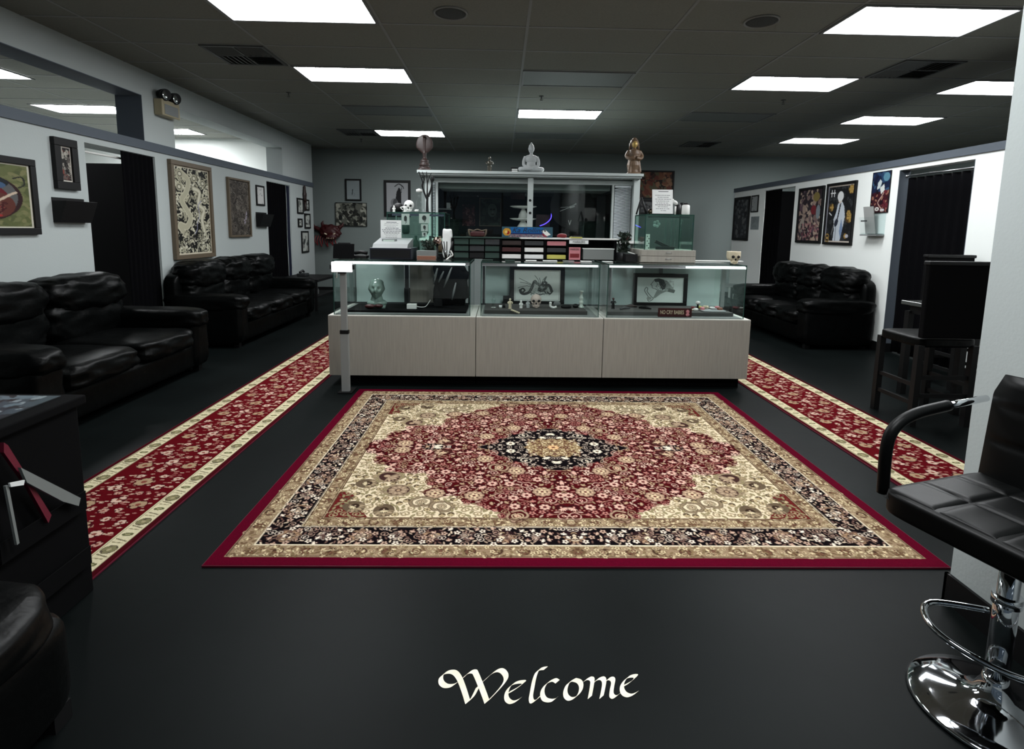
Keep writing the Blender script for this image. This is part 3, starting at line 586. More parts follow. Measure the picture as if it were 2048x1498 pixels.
# ================================================================== RUGS
def make_rug():
    """one quadrant in millimetres/3.2 from the centre, mirrored four ways"""
    W_, H_, s_ = 1.596, 1.272, .0016; w_, h = int(W_/s_), int(H_/s_); R = np.random.RandomState(3)
    RED, CRM, TAN, BLK, MAR = (78, 6, 14), (214, 200, 166), (150, 128, 98), (14, 7, 12), (92, 0, 34)
    c = Cv(w_, h, MAR)                       # x: centre -> edge, y: centre -> edge
    X = lambda m: m/s_
    def inset(d, col): c.rect(0, 0, X(W_-d), X(H_-d), col)
    inset(.062, TAN)
    inset(.148, (206, 196, 166)); inset(.154, BLK); inset(.305, (206, 196, 166)); inset(.311, TAN); inset(.385, (92, 66, 44)); inset(.392, RED)
    def inband(x, y, d0, d1):
        d = min(W_-x, H_-y); return d0 <= d <= d1
    fx, fy = W_-.392, H_-.392
    bnd = [(fx, 0), (1.19, .10), (1.10, .13), (1.13, .20), (1.08, .27), (1.0, .29), (.99, .36), (.90, .39), (.80, .38), (.75, .42), (.77, .50), (.72, .56), (.77, .62), (.70, .67), (.58, .66), (.54, .73), (.46, .75), (.42, .80), (.36, .82), (.34, fy)]
    bs = [(p.x, p.y) for p in smooth([(a, b, 0) for a, b in bnd], 6)]
    from_x = lambda P: [(X(a), X(b)) for a, b in P]
    c.poly(from_x(bs+[(fx, fy)]), CRM)
    P = np.array(bs)
    def in_cream(x, y):
        ins = False; Q = bs+[(fx, fy)]
        for i in range(len(Q)):
            x1, y1 = Q[i]; x2, y2 = Q[(i+1) % len(Q)]
            if (y1 > y) != (y2 > y) and x < (x2-x1)*(y-y1)/(y2-y1)+x1: ins = not ins
        return ins
    c.poly(from_x([(1.0, fy), (1.04, .82), (1.10, .84), (1.08, .76), (1.14, .72), (1.12, .66), (fx, .60), (fx, fy)]), (104, 34, 34))
    med = [(0, .345), (.07, .33), (.10, .29), (.17, .30), (.20, .24), (.28, .23), (.30, .17), (.36, .14), (.38, .08), (.44, .04), (.50, 0)]
    ms = [(p.x, p.y) for p in smooth([(a, b, 0) for a, b in med], 6)]
    c.poly(from_x([(0, 0)]+ms), BLK); c.line(from_x(ms), 4, (176, 160, 140))
    c.poly(from_x([(.66, 0), (.68, .05), (.75, .075), (.83, .05), (.86, 0)]), BLK)
    def in_med(x, y):
        for i in range(len(ms)-1):
            if ms[i][0] <= x <= ms[i+1][0]: return y < ms[i][1]
        return False
    # flowers
    pts = []
    def scatter(n, rmin, ok, fn):
        k = 0; tries = 0
        while k < n and tries < n*30:
            tries += 1; x, y = R.rand()*W_, R.rand()*H_
            if not ok(x, y): continue
            if any((x-a)**2+(y-b)**2 < (rmin+q)**2 for a, b, q in pts): continue
            pts.append((x, y, rmin)); fn(x, y); k += 1
    field = lambda x, y: x < fx-.01 and y < fy-.01
    redz = lambda x, y: field(x, y) and not in_cream(x, y) and not in_med(x, y)
    crz = lambda x, y: field(x, y) and in_cream(x, y)
    fl = lambda x, y, r, a, b, d, n=6: c.flower(X(x), X(y), r/s_, a, b, d, n, R.rand()*3)
    for k in range(70):      # vines
        x, y = R.rand()*fx, R.rand()*fy
        if redz(x, y):
            a = R.rand()*6; c.curve([(X(x), X(y)), (X(x+.05*math.cos(a)), X(y+.05*math.sin(a))), (X(x+.11*math.cos(a+.8)), X(y+.11*math.sin(a+.8))), (X(x+.13*math.cos(a+1.8)), X(y+.13*math.sin(a+1.8)))], 3.2, (168, 140, 112))
    scatter(9, .052, redz, lambda x, y: (fl(x, y, .054, (166, 140, 112), (120, 90, 70), (70, 30, 30), 9), fl(x, y, .028, (188, 166, 130), (120, 40, 44), (90, 60, 50), 6)))
    scatter(44, .030, redz, lambda x, y: fl(x, y, .031, (188, 150, 132), (104, 30, 34), (60, 14, 20), 7))
    scatter(130, .019, redz, lambda x, y: fl(x, y, .020, [(196, 168, 148), (170, 112, 100), (160, 136, 104)][R.randint(3)], (110, 40, 40), (62, 12, 20), 5))
    scatter(330, .0115, redz, lambda x, y: c.leaf(X(x), X(y), .016/s_, R.rand()*3, [(190, 160, 140), (166, 104, 96), (150, 124, 94)][R.randint(3)], (60, 12, 20)))
    scatter(300, .008, redz, lambda x, y: c.ell(X(x), X(y), .006/s_, .005/s_, (176, 128, 112)))
    for q_ in ((.90, .60), (.98, .44)):
        c.poly(from_x([(q_[0]-.10, q_[1]), (q_[0]-.05, q_[1]-.06), (q_[0]+.04, q_[1]-.07), (q_[0]+.11, q_[1]), (q_[0]+.04, q_[1]+.07), (q_[0]-.05, q_[1]+.06)]), (150, 134, 104)); pts.append((q_[0], q_[1], .06)); fl(q_[0], q_[1], .055, (150, 130, 104), (176, 150, 116), (70, 46, 42), 9)
    scatter(5, .05, crz, lambda x, y: (fl(x, y, .056, (140, 124, 96), (110, 90, 70), (104, 90, 68), 8), fl(x, y, .026, (180, 168, 132), (70, 40, 40), (60, 46, 36), 6)))
    scatter(70, .019, crz, lambda x, y: fl(x, y, .019, (168, 152, 112), (104, 80, 60), (96, 84, 60), 6))
    scatter(300, .011, crz, lambda x, y: c.leaf(X(x), X(y), .015/s_, R.rand()*3, (150, 140, 98), (112, 104, 74)))
    scatter(260, .007, crz, lambda x, y: c.ell(X(x), X(y), .005/s_, .004/s_, (110, 94, 70)))
    medz = lambda x, y: in_med(x, y) or ((x-.76)**2/.01+y*y/.0055 < 1)
    pts[:] = [p for p in pts if not medz(p[0], p[1])]
    scatter(10, .030, medz, lambda x, y: fl(x, y, .032, (200, 192, 170), (150, 120, 90), (14, 8, 12), 7))
    scatter(46, .016, medz, lambda x, y: fl(x, y, .016, (180, 168, 150), (110, 90, 80), (20, 12, 16), 5))
    scatter(110, .0085, medz, lambda x, y: c.leaf(X(x), X(y), .012/s_, R.rand()*3, (150, 136, 122), (20, 12, 16)))
    g_ = [(0, .15), (.05, .135), (.09, .15), (.12, .10), (.17, .09), (.15, .04), (.20, 0)]
    c.poly(from_x([(0, 0)]+[(p.x, p.y) for p in smooth([(a, b, 0) for a, b in g_], 6)]), (146, 122, 82))
    for k in range(190):
        a, b = R.rand()*.165, R.rand()*.135; c.ell(X(a), X(b), 5, 3, [(110, 80, 54), (206, 192, 150), (90, 50, 44), (170, 150, 106)][k % 4], R.rand()*3)
    c.flower(0, 0, .04/s_, (200, 160, 110), (130, 60, 50), (120, 90, 60), 8)
    # bands
    def along(d, step, fn, j=0):
        n = int((W_-d)/step)
        for i in range(n+1): fn(i*step+j, H_-d)
        n = int((H_-d)/step)
        for i in range(n): fn(W_-d, i*step+j)
    k_ = [0]
    def big(x, y):
        k_[0] += 1
        if k_[0] % 2: fl(x, y, .056, (140, 112, 84), (176, 150, 110), (46, 26, 30), 9); fl(x, y, .026, (196, 180, 150), (150, 96, 50), (60, 40, 34), 6)
        else: fl(x, y, .038, (150, 136, 120), (110, 84, 74), (24, 14, 20), 7)
    along(.229, .165, big)
    bz = lambda x, y: inband(x, y, .164, .296)
    scatter(150, .016, bz, lambda x, y: fl(x, y, .017, [(206, 196, 176), (178, 150, 128)][R.randint(2)], (110, 70, 60), (30, 16, 22), 5))
    scatter(420, .0085, bz, lambda x, y: c.leaf(X(x), X(y), .012/s_, R.rand()*3, [(170, 150, 126), (120, 92, 80), (206, 190, 160)][R.randint(3)], (34, 20, 26)))
    for d in (.106, .348):
        along(d, .12, lambda x, y: fl(x, y, .026, (104, 72, 52), (176, 160, 120), (78, 58, 44), 6))
        z_ = lambda x, y: inband(x, y, d-.036, d+.036)
        scatter(120, .013, z_, lambda x, y: fl(x, y, .014, (190, 176, 136), (104, 66, 50), (118, 96, 68), 5))
        scatter(460, .007, z_, lambda x, y: c.leaf(X(x), X(y), .010/s_, R.rand()*3, [(196, 184, 144), (112, 88, 58), (134, 116, 78)][R.randint(3)], (120, 100, 70)))
    for d in (.070, .156, .303, .314, .378):
        L1, L2 = X(W_-d), X(H_-d); c.line([(0, L2), (L1, L2), (L1, 0)], 2, (60, 40, 36) if d not in (.303, .156) else (214, 204, 176))
    a = c.a[:h//2*2, :w_//2*2]; a = (a[::2, ::2]+a[1::2, ::2]+a[::2, 1::2]+a[1::2, 1::2])/4
    a = np.concatenate([a[::-1], a], 0); a = np.concatenate([a[:, ::-1], a], 1)
    gm = a.mean(2, keepdims=True); a = np.where(gm > 62, gm+(a-gm)*.74+np.array([3., -1., -2.]), a); a = 255*(np.clip(a, 0, 255)/255)**1.18*1.06
    a *= 1+.16*(R.rand(a.shape[0], a.shape[1], 1)-.5); return a
RT = .009
t = thing('area_rug', 'large red Persian rug with dark medallion, cream corners and maroon edge, in front of showcases', 'rug', (.357, 3.402, 0))
ra = make_rug()
grid_mesh('pile', ra, lambda u, v: np.stack([-1.594+3.188*u, -1.27+2.54*v, np.full_like(u, RT)], 1), 'rug', t)
B(-1.596, -1.272, .0005, 1.596, 1.272, RT-.0008).build('backing', 'magenta', t)

def make_runner(L_=7.4, W_=.665):
    s_ = .0034; w_, h = int(W_/s_), int(L_/.0042); k = s_/.0042; R = np.random.RandomState(8)
    RED = (84, 4, 14); c = Cv(w_, h, (62, 4, 14)); X = lambda m: m/s_; Yv = lambda m: m/.0042
    b0, b1 = .030, .118
    for e in (0, 1):
        q = lambda m: X(m) if e == 0 else X(W_-m)
        x0, x1 = sorted((q(b0), q(b1))); c.rect(x0, 0, x1, h, (206, 196, 162))
    c.rect(X(b1), 0, X(W_-b1), h, RED)
    def fl(x, y, r, a, b, d, n=6):
        rx, ry = X(r), Yv(r); c.ell(X(x), Yv(y), rx*1.1, ry*1.1, d)
        for i in range(n):
            t_ = 2*PI*i/n+R.rand(); c.ell(X(x)+math.cos(t_)*rx*.62, Yv(y)+math.sin(t_)*ry*.62, rx*.42, ry*.34, a)
        c.ell(X(x), Yv(y), rx*.32, ry*.32, b)
    T_ = .46; base = [(.33, .10, .045, 0), (.22, .17, .032, 1), (.44, .16, .032, 1), (.33, .30, .034, 1), (.20, .35, .04, 0), (.46, .35, .04, 0), (.27, .03, .022, 1), (.40, .03, .022, 1), (.17, .06, .024, 1), (.49, .06, .024, 1), (.15, .24, .022, 2), (.51, .24, .022, 2), (.28, .23, .02, 2), (.39, .23, .02, 2), (.33, .41, .024, 2), (.26, .40, .018, 1), (.40, .40, .018, 1)]
    small = [(.14+R.rand()*.38, R.rand()*T_, R.rand()*3) for i in range(120)]
    for i in range(int(L_/T_)+1):
        for x, y, a in small: c.ell(X(x), Yv(i*T_+y), X(.012), Yv(.0055), [(176, 140, 122), (150, 96, 88), (190, 160, 140)][int(a)], a*0)
        for x, y, r, kd in base: fl(x, i*T_+y, r, [(160, 134, 106), (198, 168, 150), (180, 140, 124)][kd], (120, 60, 50), (66, 10, 20), [8, 6, 5][kd])
        for e in (0, 1):
            for j, (yy, kd) in enumerate(((.05, 0), (.16, 1), (.28, 0), (.39, 1))):
                x = .074 if e == 0 else W_-.074; yy = i*T_+yy
                if kd == 0: fl(x, yy, .030, (122, 116, 84), (160, 150, 116), (84, 76, 60), 7)
                else: c.ell(X(x), Yv(yy), X(.026), Yv(.014), (92, 92, 60)).ell(X(x), Yv(yy), X(.013), Yv(.006), (160, 154, 118))
                c.line([(X(x)-8, Yv(yy+.035)), (X(x)+8, Yv(yy+.055))], 1.8, (112, 104, 80)); c.line([(X(x)-8, Yv(yy+.062)), (X(x)+6, Yv(yy+.070))], 1.4, (130, 122, 92))
    for e in (.034, .112):
        for xx in (X(e), X(W_-e)): c.line([(xx, 0), (xx, h)], 1.4, (120, 104, 78))
    c.a *= 1+.10*(R.rand(h, w_, 1)-.5); return c.a
rr = make_runner()
def runner(label, x0, y0, me=None):
    t = thing('runner_rug', label, 'rug', (x0, y0, 0), group='matching red runners beside the counter')
    if me is None: p = grid_mesh('pile', rr, lambda u, v: np.stack([.665*u, 7.4*v, np.full_like(u, .008)], 1), 'rug', t)
    else: p = bpy.data.objects.new('pile', me); COL.objects.link(p); p.parent = t
    B(-.002, -.002, .0005, .667, 7.402, .0073).build('backing', 'magenta', t); return p
p = runner('long red runner with cream borders on the left, along the sofas', -2.295, 2.03)
runner('long red runner with cream borders on the right of the counter', 2.29, 1.95, p.data)

# ================================================================== WELCOME LETTERING
t = thing('floor_lettering', 'cream calligraphic Welcome painted on the dark floor in front of the rug', 'lettering')
def stroke(g, pts, wd=50, ang=40, z0=.0012):
    P = [(q.x, q.y) for q in smooth([(x, y, 0) for x, y in pts], 8)]; a = math.radians(ang); nx, ny = wd/2*math.cos(a), -wd/2*math.sin(a)
    F = lambda x, y: A(840+x*.22461, 1300+y*.22472, 'z', 0)
    for i in range(len(P)-1):
        (x1, y1), (x2, y2) = P[i], P[i+1]
        q = [F(x1-nx, y1-ny), F(x1+nx, y1+ny), F(x2+nx, y2+ny), F(x2-nx, y2-ny)]; z = z0+1e-6*len(g.f)
        g.add([(p.x, p.y, z) for p in q], [(0, 1, 2, 3)])
for ch in [('W', [[(340, 285), (290, 318), (230, 322), (190, 290), (190, 240), (235, 203), (300, 200), (345, 245), (385, 340), (425, 468)], [(425, 468), (470, 420), (518, 325)], [(372, 262), (435, 205), (480, 195), (500, 220), (550, 340), (596, 465)], [(596, 465), (690, 368), (755, 285), (765, 235), (740, 195), (700, 183), (645, 210), (555, 290)]]),
           ('e', [[(785, 385), (850, 350), (925, 293), (885, 288), (830, 305), (785, 350), (768, 405), (778, 445), (812, 468), (855, 458), (893, 433)]]),
           ('l', [[(1120, 165), (1080, 170), (1045, 192), (1018, 260), (1000, 350), (988, 425), (1000, 463), (1035, 448), (1078, 405)]]),
           ('c', [[(1225, 285), (1190, 270), (1130, 300), (1095, 350), (1090, 400), (1110, 440), (1150, 453), (1190, 448), (1220, 425)]]),
           ('o', [[(1370, 268), (1320, 300), (1295, 360), (1300, 410), (1335, 438), (1385, 423), (1425, 375), (1435, 320), (1415, 282), (1370, 268)]]),
           ('m', [[(1468, 275), (1505, 255), (1533, 265), (1532, 310), (1512, 425)], [(1532, 310), (1575, 268), (1622, 255), (1640, 295), (1616, 423)], [(1638, 300), (1670, 265), (1703, 257), (1720, 280), (1710, 340), (1705, 400), (1728, 422), (1758, 408), (1792, 378)]]),
           ('e', [[(1800, 328), (1870, 290), (1922, 240), (1888, 234), (1842, 252), (1805, 300), (1798, 350), (1818, 390), (1860, 408), (1900, 398), (1933, 378)]])]:
    g = MB()
    for s_ in ch[1]: stroke(g, s_, 56 if ch[0] == 'W' else 50)
    g.build('letter', 'paint', t)

# ================================================================== SOFAS
def sofa(label, loc, rz, W_, n, D=.95, seed=0, arm=.22, hb=1.0, group='black leather sofas'):
    t = thing('leather_sofa', label, 'sofa', loc, rz, group); h = W_/2
    MB().puff(-h+.03, .06, .05, h-.03, D-.06, .30, 9).build('base', 'leather', t)
    for s_ in (-1, 1):
        a0, a1 = (s_*h, s_*(h-arm)); g = MB().puff(a0, .03, .04, a1, D-.03, .56, 7, .012, seed+s_); g.puff(a0-.015*s_*-1, .02, .42, a1-.03*s_, D, .63, 4.2, .03, seed+3*s_, 20); g.build('arm', 'leather', t)
        for y in (.12, D-.12): B(s_*(h-.1)-.03, y-.03, 0, s_*(h-.1)+.03, y+.03, .07).build('leg', 'black', t)
    iw = (W_-2*arm+.04)/n
    for i in range(n):
        x0 = -h+arm-.02+iw*i
        MB().puff(x0+.004, .20, .27, x0+iw-.004, D+.01, .47, 5, .03, seed+i, 20).build('seat_cushion', 'leather', t)
        b = MB().puff(x0-(.08 if i == 0 else 0), .03, .40, x0+iw+(.08 if i == n-1 else 0), .36, .80, 3.6, .045, seed+7*i, 20)
        b.puff(x0-(.10 if i == 0 else -.003), .0, .66, x0+iw+(.10 if i == n-1 else -.003), .40, hb, 3.2, .05, seed+5*i+2, 22); b.build('back_cushion', 'leather', t)
    MB().puff(-h+.05, 0, .25, h-.05, .20, hb-.12, 7).build('back_frame', 'leather', t)
    return t
sofa('nearest black leather loveseat against the left wall, between the green painting and first doorway', (WX+.02, 4.38, 0), -PI/2, 2.05, 2, 1.05, 1, .26, .985)
sofa('farther black leather sofa on the left wall under the large cream panel', (WX+.02, 7.52, 0), -PI/2, 2.55, 3, .95, 5, .24, 1.01)
sofa('wrinkled black leather sofa on the right wall under the two framed posters', (4.68, 7.60, 0), PI/2, 2.15, 3, .95, 12, .22, 1.01)
# black leather armchair corner, bottom left
t = thing('leather_ottoman', 'black leather ottoman at the bottom left corner below the cabinet', 'ottoman', (-1.62, 1.02, 0))
MB().puff(-.42, -.45, .04, .42, .45, .34, 9).build('base', 'leather', t)
MB().puff(-.44, -.47, .28, .44, .46, .43, 4.5, .02, 3, 22).build('cushion', 'leather', t)
for sx in (-1, 1):
    for sy in (-1, 1): B(sx*.36-.03, sy*.38-.03, 0, sx*.36+.03, sy*.38+.03, .06).build('leg', 'black', t)

# ================================================================== NEAR LEFT CABINET WITH MAGAZINES
t = thing('magazine_cabinet', 'black cabinet at the left edge with magazine rack on its side', 'cabinet', (-1.85, 1.62, 0))
B(-.27, -.05, .0, .27, .37, .75).build('body', 'blackm', t, bevel=.004)
B(-.285, -.07, .75, .295, .385, .785).build('top', 'blackm', t, bevel=.006)
rk = MB()
for z in (.14, .36): rk.box(.271, -.02, z, .30, .33, z+.008).box(.30, -.02, z, .304, .33, z+.07)
rk.build('magazine_rack', 'blackm', t)
def slab(pts, x, d, name, label, cat, m, group=None):
    P = [A(a, b, 'x', x) for a, b in pts]; o = MB().prism(P, (d, 0, 0)).build(name, m); return tag(o, label, cat, group)
# magazines standing in the rack (plane x = -1.54)
slab([(0, 885), (8, 890), (96, 1030), (90, 1046), (50, 975), (0, 905)], -1.545, .012, 'magazine', 'dark crimson magazine cover leaning in the side rack, left edge', 'magazine', 'magenta', 'magazines in the side rack')
slab([(35, 935), (156, 996), (152, 1012), (120, 1003), (48, 965)], -1.527, .010, 'magazine', 'open magazine with pale pages fanning out to the right in the rack', 'magazine', 'deck', 'magazines in the side rack')
slab([(6, 972), (12, 970), (34, 1086), (29, 1090)], -1.523, .008, 'magazine', 'narrow upright white page edge at the lower left of the rack', 'magazine', 'deck', 'magazines in the side rack')
slab([(16, 966), (46, 960), (44, 970), (18, 974)], -1.513, .006, 'magazine', 'small white folded page above the narrow page edge', 'magazine', 'paper', 'magazines in the side rack')
c = blobs(90, 60, (60, 74, 84), [(100, 118, 128), (40, 50, 60), (140, 152, 158), (24, 30, 38)], 200, 1.5, 7, 31)
t = thing('glossy_print', 'glossy blue-grey picture sheet lying on the black cabinet top', 'print', (-1.86, 1.80, .786))
grid_mesh('print', c.a, lambda u, v: np.stack([-.26+.50*u, -.17+.34*v, np.full_like(u, .0035)], 1), 'artg', t); B(-.26, -.17, 0, .24, .17, .003).build('sheet', 'dgrey', t)

# ================================================================== BAR STOOL (foreground right)
t = thing('bar_stool', 'black quilted bar stool with chrome pole, footrest and round base, right foreground', 'bar stool', (1.50, 1.44, 0))
MB().lathe([(.001, .0), (.205, .0), (.212, .006), (.205, .014), (.16, .024), (.09, .040), (.05, .062), (.034, .10), (.030, .12)], n=56).build('base', 'chrome', t)
MB().lathe([(.030, .09), (.030, .36), (.026, .365), (.026, .53)], n=28).build('pole', 'chrome', t)
MB().lathe([(.036, .35), (.036, .38)], n=24).build('collar', 'chrome', t)
RS = Matrix.Rotation(math.radians(-8), 4, 'Z')
fr = smooth([(-.03, .02, .315), (-.16, .075, .30), (-.215, .02, .285), (-.20, -.06, .27), (-.12, -.15, .255), (-.0, -.19, .25), (.12, -.15, .255), (.20, -.06, .27), (.215, .02, .285), (.16, .075, .30), (.03, .02, .315)], 6)
MB().tube(fr, .009, 10).build('footrest', 'chrome', t)
seatr = math.radians(0)
def stool_part(g, name, m, **k): o = g.build(name, m, t, **k); o.location = (-.068, -.066, 0); o.rotation_euler = (0, 0, math.radians(16.8)); return o
SZ = .68; g = MB(); n = 84; hs = .222
def quilt(u, v):
    q = min(abs(math.sin(PI*(u*1.5))), abs(math.sin(PI*(v*1.5))))
    return .011*(min(1, q*2.6))**.45+.008*(1-(u-1)**2)*(1-(v-1)**2)
vs = []
for j in range(n+1):
    for i in range(n+1):
        u, v = i/n*2, j/n*2; x = -hs+2*hs*i/n; y = -hs+2*hs*j/n; e = max(abs(x), abs(y))/hs
        vs.append((x, y, SZ-.018+quilt(u, v)-(.02 if e > .97 else 0)))
g.add(vs, [(j*(n+1)+i, j*(n+1)+i+1, (j+1)*(n+1)+i+1, (j+1)*(n+1)+i) for j in range(n) for i in range(n)], True)
g.puff(-hs-.008, -hs-.008, SZ-.085, hs+.008, hs+.008, SZ-.008, 9, 0, 0, 16)
stool_part(g, 'seat', 'leatherf')
stool_part(MB().box(-.09, -.09, SZ-.12, .09, .09, SZ-.08), 'seat_plate', 'black')
g = MB()
vs = []; fs = []
for j in range(31):          # smooth padded back with two shallow cross seams
    v = j/30; z = SZ-.03+.345*v; lean = .030*v
    for i in range(25):
        u = i/24*2-1; w__ = (hs-.004)*(1-.10*max(0, v-.82)/.18*(1 if v > .82 else 0)); edge = (1-abs(u)**6)*(1-max(0, (v-.93)/.07)**2*.9)
        seam = min(1, min(abs(v-.40), abs(v-.72))*22)**.6; mid = min(1, abs(u)*10)**.6
        vs.append((hs-.035-.030*edge*(.75+.25*seam*mid)+lean, u*w__, z))
for j in range(30):
    for i in range(24): fs.append((j*25+i, j*25+i+1, (j+1)*25+i+1, (j+1)*25+i))
g.add(vs, fs, True)
g.add([(2*(hs-.035)+2*.030*((k//25)/30)+.004-x, y, z) for k, (x, y, z) in enumerate(vs)], [tuple(reversed(f)) for f in fs], True)
stool_part(g, 'backrest', 'leatherf')
for s_ in (-1, 1):
    y = s_*(hs+.02)
    a = smooth([(-hs+.03, y, SZ-.04), (-hs+.025, y, SZ+.10), (-hs+.05, y, SZ+.165), (-hs+.13, y, SZ+.20), (.05, y, SZ+.215)], 6)
    stool_part(MB().tube(a, .017, 12), 'armrest', 'leatherf')
    stool_part(MB().tube([(.04, y, SZ+.214), (hs+.0, y, SZ+.224)], .011, 12), 'arm_tube', 'chrome')

# ================================================================== PUB TABLE AND TALL CHAIRS (right)
t = thing('pub_table', 'dark counter-height table with reflective top, behind the nearer tall chair', 'table', (3.98, 4.45, 0), .03)
B(-.37, -.33, .815, .37, .33, .85).build('tabletop', mat('gloss_table_top', (70, 72, 70), .12, spec=.8), t, bevel=.005)
B(-.32, -.28, .74, .32, .28, .815).build('apron', 'black', t)
for sx in (-1, 1):
    for sy in (-1, 1): B(sx*.32-.025, sy*.28-.025, 0, sx*.32+.025, sy*.28+.025, .76).build('leg', 'black', t)
def pubchair(label, loc, rz):
    t = thing('tall_dining_chair', label, 'chair', loc, rz, 'tall dark chairs at the pub table')
    MB().puff(-.23, -.22, .60, .23, .22, .68, 7).build('seat', 'leather', t)
    MB().box(-.235, -.255, .68, .235, -.205, 1.225).build('backrest', 'blackm', t, bevel=.01)
    B(-.245, -.262, 1.215, .245, -.198, 1.245).build('top_rail', 'black', t, bevel=.008)
    for sx in (-1, 1):
        for sy in (-1, 1): MB().obox((sx*.205, sy*.20, .31), (.022, 0, 0), (0, .022, 0), (0, sy*.0, .31)).build('leg', 'black', t)
    for z in (.22, .36): MB().box(-.2, -.21, z, .2, -.19, z+.03).build('stretcher', 'black', t)
    for z, sx in ((.16, -1), (.30, -1), (.16, 1), (.30, 1)): B(sx*.205-.01, -.2, z, sx*.205+.01, .2, z+.03).build('stretcher', 'black', t)
    return t
pubchair('nearer tall black chair, its flat back toward the camera', (3.31, 4.08, 0), 0)
pubchair('farther tall black chair across the pub table, only its top rail showing', (4.41, 5.03, 0), PI)

# ================================================================== SMALL TABLES
t = thing('side_table', 'dark two-tier end table with jars at the far end of the left sofas', 'table', (-3.55, 9.75, 0))
B(-.3, -.55, .50, .45, .55, .54).build('tabletop', 'black', t); B(-.28, -.5, .22, .42, .5, .25).build('shelf', 'black', t)
for sx in (-.26, .40):
    for sy in (-.5, .5): B(sx-.02, sy-.02, 0, sx+.02, sy+.02, .5).build('leg', 'black', t)
t = thing('table_telephone', 'small dark telephone on the far left end table', 'telephone', (-3.6, 9.9, .541))
MB().box(-.08, -.1, 0, .08, .1, .05).build('base', 'dgrey', t, bevel=.01); MB().tube([(-.02, -.1, .07), (0, 0, .10), (-.02, .1, .07)], .02, 8).build('handset', 'dgrey', t)
for i, (x, y) in enumerate(((-3.42, 9.45), (-3.25, 9.55), (-3.33, 9.72))):
    t = thing('glass_jar', ['small pale jar on the lower shelf of the far left end table', 'pale jar nearest the counter on that lower shelf', 'third pale jar standing behind on that lower shelf'][i], 'jar', (x, y, .251), group='jars on the end table')
    MB().lathe([(.03, 0), (.045, .01), (.045, .09), (.03, .11)], n=16).build('body', 'grey', t); MB().lathe([(.032, .11), (.032, .125)], n=16).build('lid', 'silver', t)
t = thing('side_table', 'small round pale-topped side table beyond the right sofa', 'table', (3.95, 9.15, 0))
MB().lathe([(.27, .53), (.28, .54), (.27, .55)], n=32).build('tabletop', 'deck', t)
MB().tube([(0, 0, .02), (0, 0, .53)], .02, 10).build('pole', 'black', t); MB().lathe([(.17, 0), (.17, .015), (.03, .03)], n=24).build('base', 'black', t)
# ================================================================== SHOWCASE COUNTER
YF, YB = 4.79, 5.58
units = [(-1.535, -.2225, -1.49, -.272, 'left'), (-.2175, .925, -.18, .885, 'middle'), (.93, 2.262, .955, 2.205, 'right')]
for i, (a, b, ga, gb, nm) in enumerate(units):
    t = thing('display_counter', nm+' glass-topped display counter with grey wood laminate base', 'display counter', ((a+b)/2, YF, 0), group='row of three display counters')
    cx = (a+b)/2; X = lambda v: v-cx
    B(X(a), 0, .10, X(b), YB-YF, .642).build('cabinet_body', 'lam', t, bevel=.002)
    B(X(a)+.001, .001, .6425, X(b)-.001, YB-YF, .648).build('deck_edge', 'lamedge', t)
    B(X(a)+(.08 if i == 0 else .002), .085, 0, X(b)-(.04 if i == 2 else .002), YB-YF-.05, .10).build('plinth', 'blackm', t)
    B(X(ga)+.01, .035, .6485, X(gb)-.01, YB-YF-.03, .656).build('deck', 'deck', t)
    g0, g1, y0, y1 = X(ga), X(gb), .03, YB-YF-.03
    B(g0+.005, y0, .650, g1-.005, y0+.005, 1.112).build('front_glass', 'glass', t)
    for x in (g0, g1-.005): B(x, y0+.006, .650, x+.005, y1, 1.112).build('side_glass', 'glass', t)
    B(g0, y0, 1.128, g1, y1, 1.135).build('top_glass', 'glass', t)
    e = MB()
    for x in (g0, g1-.006):
        e.box(x, y0-.002, .650, x+.006, y0+.004, 1.128); e.box(x, y1-.006, .650, x+.006, y1, 1.128)
    e.box(g0, y0-.004, 1.1345, g1, y0+.004, 1.138).box(g0, y1-.01, 1.10, g1, y1, 1.134).box(g0, y0, 1.128, g0+.006, y1, 1.136).box(g1-.006, y0, 1.128, g1, y1, 1.136)
    e.build('glass_edges', 'glassedge', t)
    r = MB().prism([(g0+.01, y0-.006, 1.103), (g0+.01, y0+.026, 1.103), (g0+.01, y0+.026, 1.128), (g0+.01, y0+.012, 1.128)], (g1-g0-.02, 0, 0))
    r.build('front_rail', 'steel', t)
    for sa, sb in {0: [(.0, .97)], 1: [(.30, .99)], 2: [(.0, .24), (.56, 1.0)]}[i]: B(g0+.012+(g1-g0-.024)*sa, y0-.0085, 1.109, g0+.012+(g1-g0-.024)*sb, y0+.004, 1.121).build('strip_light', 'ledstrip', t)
    for (pa, pb, m) in {0: [(713, 808, 'pale'), (820, 868, 'lam')], 1: [(971, 1028, 'pale'), (1028, 1122, 'pale'), (1122, 1175, 'pale')], 2: [(1224, 1318, 'pale'), (1321, 1440, 'pale')]}[i]:
        xa, xb = A(pa, 580, 'y', 5.53).x, A(pb, 580, 'y', 5.53).x
        B(X(xa), y1-.018, .67, X(xb), y1-.010, 1.085).build('back_panel', m, t)
    fr = MB().box(g0+.01, y1-.03, .657, g1-.01, y1-.004, .672).box(g0+.01, y1-.03, 1.085, g1-.01, y1-.004, 1.105)
    for pa in {0: (703, 814, 940), 1: (966, 1180), 2: (1218, 1320, 1446)}[i]:
        x = X(A(pa, 580, 'y', 5.53).x); fr.box(x-.018, y1-.028, .66, x+.018, y1-.003, 1.10)
    fr.build('back_door_frame', 'dgrey' if i != 2 else 'grey', t)

